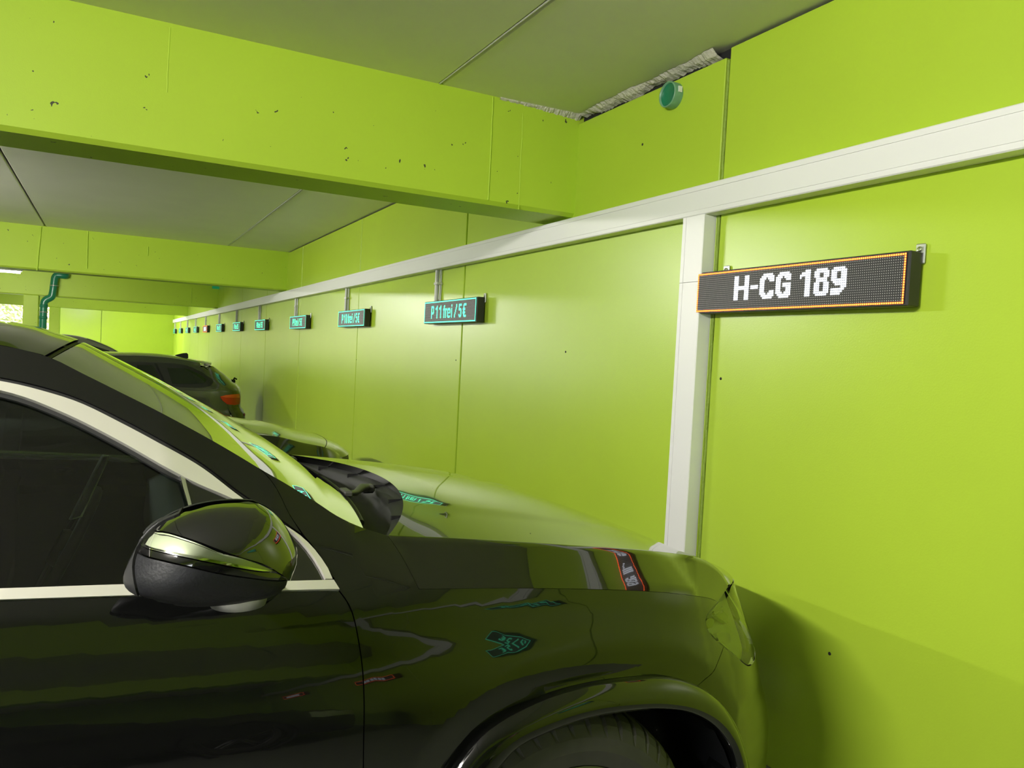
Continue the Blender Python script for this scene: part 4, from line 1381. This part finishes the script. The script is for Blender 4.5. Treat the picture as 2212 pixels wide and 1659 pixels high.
def gcar(name, xn, yc, paint, label, sx=1.0, sz=1.0, group=None):
    """a lofted hatchback, nose at x = xn pointing along +x"""
    root = empty(name, (xn - 2.1 * sx, yc, 0))
    off = np.array(root.location)
    X = [0, .06, .30, .95, 1.30, 1.75, 2.35, 2.9, 3.5, 3.95, 4.18, 4.26]
    ZBL = [.56, .66, .76, .87, .92, .94, .95, .96, .98, .98, .92, .70]
    ZTP = [.58, .70, .82, .93, .98, 1.22, 1.42, 1.455, 1.42, 1.30, 1.02, .74]
    WBL = [.50, .66, .80, .86, .87, .88, .88, .88, .86, .82, .77, .70]
    WTP = [.42, .56, .66, .72, .72, .64, .58, .57, .56, .55, .62, .62]
    st = np.linspace(0, 4.26, 80)
    ip = lambda A_: np.array([q[1] for q in resample(crom(list(zip(X, A_)), 10), 400)])
    xx = np.array([q[0] for q in resample(crom(list(zip(X, ZBL)), 10), 400)])
    def at(A_):
        c = np.array(crom(list(zip(X, A_)), 10))
        return np.interp(st, c[:, 0], c[:, 1])
    zb, zt, wb, wt = at(ZBL), at(ZTP), at(WBL), at(WTP)
    rows = []
    for k in range(len(st)):
        pts = [(wb[k] * .90, .20), (wb[k] * .98, .30), (wb[k] * 1.02, .5 * zb[k] + .08), (wb[k], zb[k]), (wt[k] + .12 * (wb[k] - wt[k]), zb[k] + .86 * (zt[k] - zb[k])), (wt[k] * .93, zt[k] + .010), (wt[k] * .5, zt[k] + .028), (0, zt[k] + .032)]
        c = np.array(crom(pts, 5))
        rows.append([(xn - st[k] * sx - off[0], -q[0], q[1] * sz) for q in c] + [(xn - st[k] * sx - off[0], q[0], q[1] * sz) for q in c[::-1][1:]])
    R_ = np.array(rows)
    mb = MB().grid(R_, True, True)
    body = mb.build('body_shell', paint, root)
    for end in (0, -1):
        e = R_[end]
        MB().add(list(e), [tuple(range(len(e)))[::(1 if end == 0 else -1)]]).build('end_panel', M_plastic, root)
    def patch(nm, k0, k1, j0, j1, mat, lift=.004, both=True):
        for sgn in ((1, -1) if both else (1,)):
            P_ = R_[k0:k1, j0:j1].copy()
            du = np.gradient(P_, axis=0); dv = np.gradient(P_, axis=1)
            nn = np.cross(du, dv); nn /= np.linalg.norm(nn, axis=2)[:, :, None] + 1e-9
            cen = np.array([0, 0, .7])
            if np.sum(nn * (P_ - cen)) < 0: nn = -nn
            P_ = P_ + nn * lift
            if sgn < 0: P_[:, :, 1] *= -1
            MB().grid(P_, True, sgn > 0).build(nm, mat, root)
    ki = lambda x: int(np.argmin(np.abs(st - x)))
    nj = R_.shape[1]
    patch('side_window', ki(1.72), ki(2.62), 16, 20, M_dglass)
    patch('side_window', ki(2.70), ki(3.55), 16, 20, M_dglass)
    patch('windscreen', ki(1.34), ki(2.28), 24, nj - 24, M_dglass, both=False)
    patch('rear_screen', ki(3.72), ki(4.10), 25, nj - 25, M_dglass, both=False)
    patch('headlight', ki(.08), ki(.42), 12, 16, M_lampgrey)
    patch('tail_light', ki(4.08), ki(4.2), 12, 16, M_red)
    for x in (.85, 3.45):
        for sgn in (1, -1):
            wheel('front_wheel' if x < 2 else 'rear_wheel', xn - x * sx, yc - sgn * .86, .32, sgn, root, off, .32, .21, 0, .21, False)
            MB().lathe([(sgn * -.012, .37), (sgn * -.016, .345), (sgn * .03, .34)], (xn - x * sx - off[0], -sgn * .868, .32), 'y', 36).build('wheel_arch_trim', M_plastic, root)
    tag(root, label, 'car', group)
    return root


# ---- low dark car in the second bay: only its bonnet clears the black car
Y2, C2 = 6.10, 6.95
c2 = empty('dark_car', (.2, C2, 0)); tag(c2, 'dark car whose bonnet shows beyond the bonnet of the black car', 'car')
o2 = Vector((.2, C2, 0))
def P2(y, *p): return [at_y(q, y) for q in p]
cr2 = [np.array([-.1, 6.26, .965]), np.array([.25, 6.25, .950])] + P2(6.24, (553.8, 938), (603, 943.8)) + P2(6.26, (649, 955.3)) + P2(6.30, (680, 961.5), (701, 966)) + P2(6.37, (722, 974.5)) + P2(6.44, (733, 981.5), (739, 988))
cr2 = np.array(crom(cr2, 8))
iseam = int(np.argmin(np.linalg.norm(cr2 - at_y((701, 966), 6.30), axis=1)))
uu2 = np.linspace(0, 1, len(cr2))
b2 = np.interp(uu2, [0, .6, 1], [.06, .10, .16]); k2 = np.interp(uu2, [0, .5, .8, 1], [.020, .028, .020, .0])
def loft2(E, b_, k_, n=33):
    s = np.linspace(-1, 1, n); rows = []
    for i in range(len(E)):
        kk = 1 - np.abs(s) ** 2.4
        rows.append(np.stack([E[i, 0] + b_[i] * kk, C2 + s * (C2 - E[i, 1]), E[i, 2] + k_[i] * kk], 1))
    return np.array(rows)
LH = loft2(cr2, b2, k2)
ib = int(np.argmin(np.abs(cr2[:, 0] - .55)))
def put(mb, nm, mat, par, off):
    o = mb.build(nm, mat, par); o.location = -Vector(off); return o
put(MB().grid(LH[ib:iseam + 1]), 'hood', M_paint2, c2, o2)
LN = LH[iseam:].copy(); LN[0] += np.array([.006, 0, -.001])
put(MB().grid(LN), 'front_bumper', M_paint2, c2, o2)
# flank below the crease, both sides, and the nose
flank = []
for i in range(len(cr2)):
    e = cr2[i]
    t = np.clip((e[0] - 1.2) / .55, 0, 1)
    flank.append([e + np.array([0, -.000, 0]), e + np.array([.002, -.012, -.012]), [e[0] + .004 * t, e[1] - .05, e[2] - .07], [e[0] + .01 * t, e[1] - .105 + .02 * t, e[2] - .20], [e[0] + .012 * t, e[1] - .135 + .04 * t, e[2] * .45 + .05], [e[0], e[1] - .12 + .04 * t, .24]])
flank = np.array([crom(r, 4) for r in flank])
for sgn in (1, -1):
    Q = flank.copy()
    if sgn < 0: Q[:, :, 1] = 2 * C2 - Q[:, :, 1]
    put(MB().grid(Q, True, sgn > 0), 'front_fender', M_paint2, c2, o2)
ne = flank[-1]
put(MB().grid(loft2(np.array(ne), np.full(len(ne), .15), np.zeros(len(ne)))), 'nose_panel', M_plastic, c2, o2)
# cabin
E2 = np.array(crom([np.array([-2.5, 6.36, .95]), np.array([-2.2, 6.38, 1.12]), np.array([-1.5, 6.40, 1.27]), np.array([-.85, 6.40, 1.29]), np.array([-.45, 6.38, 1.26]), np.array([.05, 6.32, 1.08]), np.array([.52, 6.26, .94])], 8))
n2 = len(E2); kk2 = np.interp(np.arange(n2), [0, n2 * .6, n2 - 1], [.03, .035, .02])
L2 = loft2(E2, np.interp(np.arange(n2), [0, n2 * .5, n2 - 1], [-.04, 0, .07]), kk2)
h_ = int(n2 * .66)
put(MB().grid(L2[:h_]), 'roof', M_paint2, c2, o2)
put(MB().grid(L2[h_ - 1:]), 'windscreen', M_dglass, c2, o2)
side2 = []
for i in range(n2):
    e = E2[i]; zb2 = .93
    side2.append([e, [e[0], e[1] - .10 * max(e[2] - zb2, 0) / .35, e[2] * .5 + zb2 * .5], [e[0], 6.14, zb2 - .02], [e[0], 6.09, .7], [e[0], 6.11, .24]])
side2 = np.array(side2, float)
for sgn in (1, -1):
    Q = side2.copy()
    if sgn < 0: Q[:, :, 1] = 2 * C2 - Q[:, :, 1]
    put(MB().grid(Q[:, 2:], True, sgn > 0), 'door_side', M_paint2, c2, o2)
    put(MB().grid(Q[:, :3], True, sgn > 0), 'side_window', M_dglass, c2, o2)
rr = side2[0]
put(MB().grid(loft2(np.array(rr), np.full(len(rr), -.05), np.zeros(len(rr)))), 'tailgate', M_paint2, c2, o2)
for x in (.85, -1.75):
    for sgn in (1, -1):
        wheel('front_wheel' if x > 0 else 'rear_wheel', x, C2 - sgn * .84, .31, sgn, c2, o2, .31, .20, 0, .21, False)

# ---- estate car backed against the wall
Y3, C3 = 12.36, 13.22
TZ = np.array([.2, .50, .60, .68, .72, .78, .84, .88, .93, 1.0, 1.07, 1.14, 1.19, 1.22, 1.30])
tail_px = [(529, 912), (529, 905), (528, 897), (524, 886), (518, 880), (518, 866), (518.5, 852), (518, 841), (514, 834), (500, 824), (484, 810), (468, 798), (456, 790), (455, 785)]
YE3 = 12.75
tp = np.array([at_y(p, YE3) for p in tail_px]); tp = tp[np.argsort(tp[:, 2])]
def xt3(z): return np.interp(z, tp[:, 2], tp[:, 0])
def S3p(z): return np.where(z < .78, Y3 + .05 * ((.6 - z) / .4) ** 2, Y3 + .010 + .46 * (z - .78))
def S3(x, z):
    x = np.asarray(x, float); z = np.asarray(z, float)
    p = S3p(z); e = xt3(z) + .05
    t = np.clip((x - (e - .62)) / .62, 0, .995)
    return p + (C3 - p) * (1 - (1 - t ** 2.8) ** (1 / 2.8))
def side3(v): return np.stack([v[:, 0], S3(v[:, 0], v[:, 1]), v[:, 1]], 1)
def rear3(v):
    ph = np.clip(v[:, 0] / 1.5, 0, 1); z = v[:, 1]
    e = xt3(z) + .05
    s = np.sin(ph * math.pi / 2); c = np.cos(ph * math.pi / 2)
    p = S3p(z)
    return np.stack([e - .62 + .62 * s ** (2 / 2.8), p + (C3 - p) * (1 - c ** (2 / 2.8)), z], 1)
def R3(*pxs):
    out = []
    for p in pxs:
        q = hit(p, S3, 11.5, 13.2, 1700)
        t = min(max((q[0] - (xt3(q[2]) + .05 - .62)) / .62, 0), 1)
        out.append((2 / math.pi * math.asin(t ** 1.4) * 1.5, q[2]))
    return out
def H3(*pxs): return [tuple(hit(p, S3, 11.5, 13.2, 1700)[[0, 2]]) for p in pxs]
c3 = empty('estate_car', (-.3, C3, 0)); tag(c3, 'dark grey estate car backed up to the wall, red tail lamp showing', 'car')
o3 = Vector((-.3, C3, 0))
def pan3(nm, segs, mat, fn=side3, **kw):
    kw.setdefault('h', .05)
    kw.setdefault('view', (0, -1, 0) if fn is side3 else (1, -1, 0))
    o = cdt_panel(nm, segs, fn, mat, c3, mirror=C3, **kw)
    for q in o: q.location = -o3
    return o
zr = H3((300, 768))[0][1]
roofl = H3((236, 767.5), (300, 768.5), (345, 771), (380, 775), (410, 780), (432, 784.5), (449, 793))
bx = -2.9
wb3 = H3((300, 836))[0][1]
xe = R3((452, 800))[0]
EDGE = .95
# flank: everything on the side surface up to where it turns to the rear
rim3 = [(float(xt3(z)) - .22, z) for z in (.26, .5, .65, .78, .9, 1.0, 1.08, 1.15)]
rim3 = [q for q in rim3 if q[1] < roofl[-1][1]]
pan3('side_panel', [[(bx, roofl[0][1] - .02), (-1.2, roofl[0][1])] + roofl[:6], [roofl[5], rim3[-1]], rim3[::-1], [rim3[0], (bx, .26)], [(bx, .26), (bx, roofl[0][1] - .02)]], M_paint3, inset=0)
win_o = H3((339, 783.5), (370, 785), (401.6, 789.5), (431.4, 802.7), (450.8, 815), (460, 823), (459, 829), (452, 834), (443.3, 836.5), (410, 837), (379, 836), (300, 834))
pan3('window_frame', [[(-1.6, win_o[0][1] + .005)] + win_o, [win_o[-1], (-1.6, win_o[-1][1])], [(-1.6, win_o[-1][1]), (-1.6, win_o[0][1] + .005)]], M_rubber, lift=.006, inset=0)
g1 = H3((361, 795), (400, 796.5), (425, 806), (441, 817), (447, 822), (440, 828), (410, 830), (372, 829))
pan3('quarter_window', [g1 + [g1[0]]], M_dglass, lift=.012, h=.04, inset=0, smooth=False)
g2 = H3((296, 789), (330, 789), (352, 829), (300, 829))
pan3('door_window', [g2 + [g2[0]]], M_dglass, lift=.012, h=.05, inset=0, smooth=False)
g3 = H3((333, 785), (337, 785), (358, 829), (354, 829))
pan3('door_pillar_trim', [g3 + [g3[0]]], M_plastic, lift=.016, h=.03, inset=0, smooth=False)
# rear: rounded quarter with the tailgate and the screen
zs3 = lambda z0_, z1_: [z0_ + (z1_ - z0_) * k / 5 for k in range(6)]
ph0 = lambda z: 2 / math.pi * math.asin(max(min((-.22 + .62 - .05 + .0) / .62, 1), 0) ** 1.4) * 1.5
PH = ph0(0)
pan3('rear_bumper', [[(PH, .26), (1.5, .26)], [(1.5, .26), (1.5, .60)], [(1.5, .60), (PH, .60)], [(PH, .60), (PH, .26)]], M_paint3, rear3, inset=0)
pan3('tailgate', [[(PH, .603), (1.5, .603)], [(1.5, .603), (1.5, .84)], [(1.5, .84), (PH, .84)], [(PH, .84), (PH, .603)]], M_paint3, rear3, inset=0)
ztop = roofl[-1][1]
pan3('rear_pillar', [[(PH, .84), (1.02, .84)], [(1.02, .84), (1.0, ztop)], [(1.0, ztop), (PH, ztop)], [(PH, ztop), (PH, .84)]], M_paint3, rear3, inset=0)
pan3('rear_screen', [[(1.02, .843), (1.5, .843)], [(1.5, .843), (1.5, ztop)], [(1.5, ztop), (1.0, ztop)], [(1.0, ztop), (1.02, .843)]], M_dglass, rear3, inset=0)
tlo = R3((475.4, 856.4), (486.6, 853.4), (500, 852), (511, 851), (516, 857), (515.5, 868), (512, 873.5), (504.5, 875), (489.6, 872.8), (480, 865))
tlo[3:7] = [(min(a + .12, 1.0), b) for a, b in tlo[3:7]]
pan3('tail_light', [tlo + [tlo[0]]], M_red, rear3, lift=.012, h=.03, inset=0, smooth=False)
tlu = R3((476, 856.6), (486.6, 853.8), (500, 852.4), (510, 851.4), (513, 859.5), (500, 859), (486, 858.5))
tlu[3:5] = [(min(a + .10, .98), b) for a, b in tlu[3:5]]
pan3('indicator_strip', [tlu + [tlu[0]]], M_redlit, rear3, lift=.017, h=.03, inset=0, smooth=False)
zr_ = R3((520, 897))[0][1]
pan3('rear_reflector', [[(1.02, zr_ - .02), (1.3, zr_ - .02)], [(1.3, zr_ - .02), (1.3, zr_ + .015)], [(1.3, zr_ + .015), (1.05, zr_ + .015)], [(1.05, zr_ + .015), (1.02, zr_ - .02)]], M_red, rear3, lift=.008, inset=0)
# roof skin
re = np.array([[x, float(S3(x, z)), z] for x, z in [(bx, roofl[0][1] - .02), (-1.2, roofl[0][1])] + roofl[:6]])
re = np.array(crom(re, 5)); s_ = np.linspace(-1, 1, 25)
rows = [np.stack([np.full(25, e[0]), C3 + s_ * (C3 - e[1]), e[2] + .040 * (1 - np.abs(s_) ** 2.5)], 1) for e in re]
def put3(mb, nm, mat): o = mb.build(nm, mat, c3); o.location = -o3; return o
put3(MB().grid(rows), 'roof', M_paint3)
# roof spoiler
e = re[-1]
rows = []
for s2 in s_:
    y = C3 + s2 * (C3 - e[1]) * .97; kk = 1 - abs(s2) ** 2.5
    q0 = at_y((446, 783), YE3); q1 = at_y((455, 785.5), YE3); q2 = at_y((450, 795), YE3)
    b_ = .035 * kk
    rows.append([(e[0], y, e[2] + .04 * kk), (q1[0] + b_, y, q1[2] + .02 * kk), (q1[0] + b_, y, q1[2] - .012), (q2[0] - .05 + b_, y, q2[2] + .01)])
put3(MB().grid(rows, False), 'roof_spoiler', M_paint3)
# aerial fin
q = at_y((395, 773), C3)
fin = [(-.16, 0), (-.10, .045), (.0, .075), (.055, .080), (.075, .06), (.08, -.02), (-.16, -.02)]
mb = MB(); nfin = len(fin)
mb.add([(q[0] + a, C3 - .022 + (.014 if b > .04 else 0), q[2] + b) for a, b in fin] + [(q[0] + a, C3 + .022 - (.014 if b > .04 else 0), q[2] + b) for a, b in fin], [tuple(range(nfin)), tuple(range(2 * nfin - 1, nfin - 1, -1))] + [(i, i + nfin, (i + 1) % nfin + nfin, (i + 1) % nfin) for i in range(nfin)])
put3(mb, 'aerial_fin', M_plastic)
# rear wiper hub
q = at_y((504, 824), C3 - .15)
wh = empty('rear_wiper', tuple(q - np.array(o3)), c3)
MB().box((-.05, -.03, -.06), (.03, .05, .03), .01).build('wiper_pivot', M_plastic, wh)
MB().tube([(-.01, 0, .0), (.02, .02, .055), (.055, .06, .035)], .014, 8).build('wiper_arm', M_plastic, wh)
for x in (.78, -2.0):
    for sgn in (1, -1):
        wheel('rear_wheel' if x > 0 else 'front_wheel', x, C3 - sgn * .86, .31, sgn, c3, o3, .31, .20, 0, .21, False)
put3(MB().box((-3.3, C3 - .80, .22), (1.5, C3 + .80, .55), .06), 'floor_pan', M_dash)
put3(MB().box((bx - .9, C3 - .84, .25), (bx + .02, C3 + .84, .80), .12), 'front_end', M_paint3)

gcar('hatchback', 1.72, 21.6, M_paint4, 'distant grey hatchback of which only the roof and window show', 1.0, 1.0)
gcar('parked_car', 1.70, -3.35, M_paint2, 'dark car parked behind the camera, mirrored in the black door')
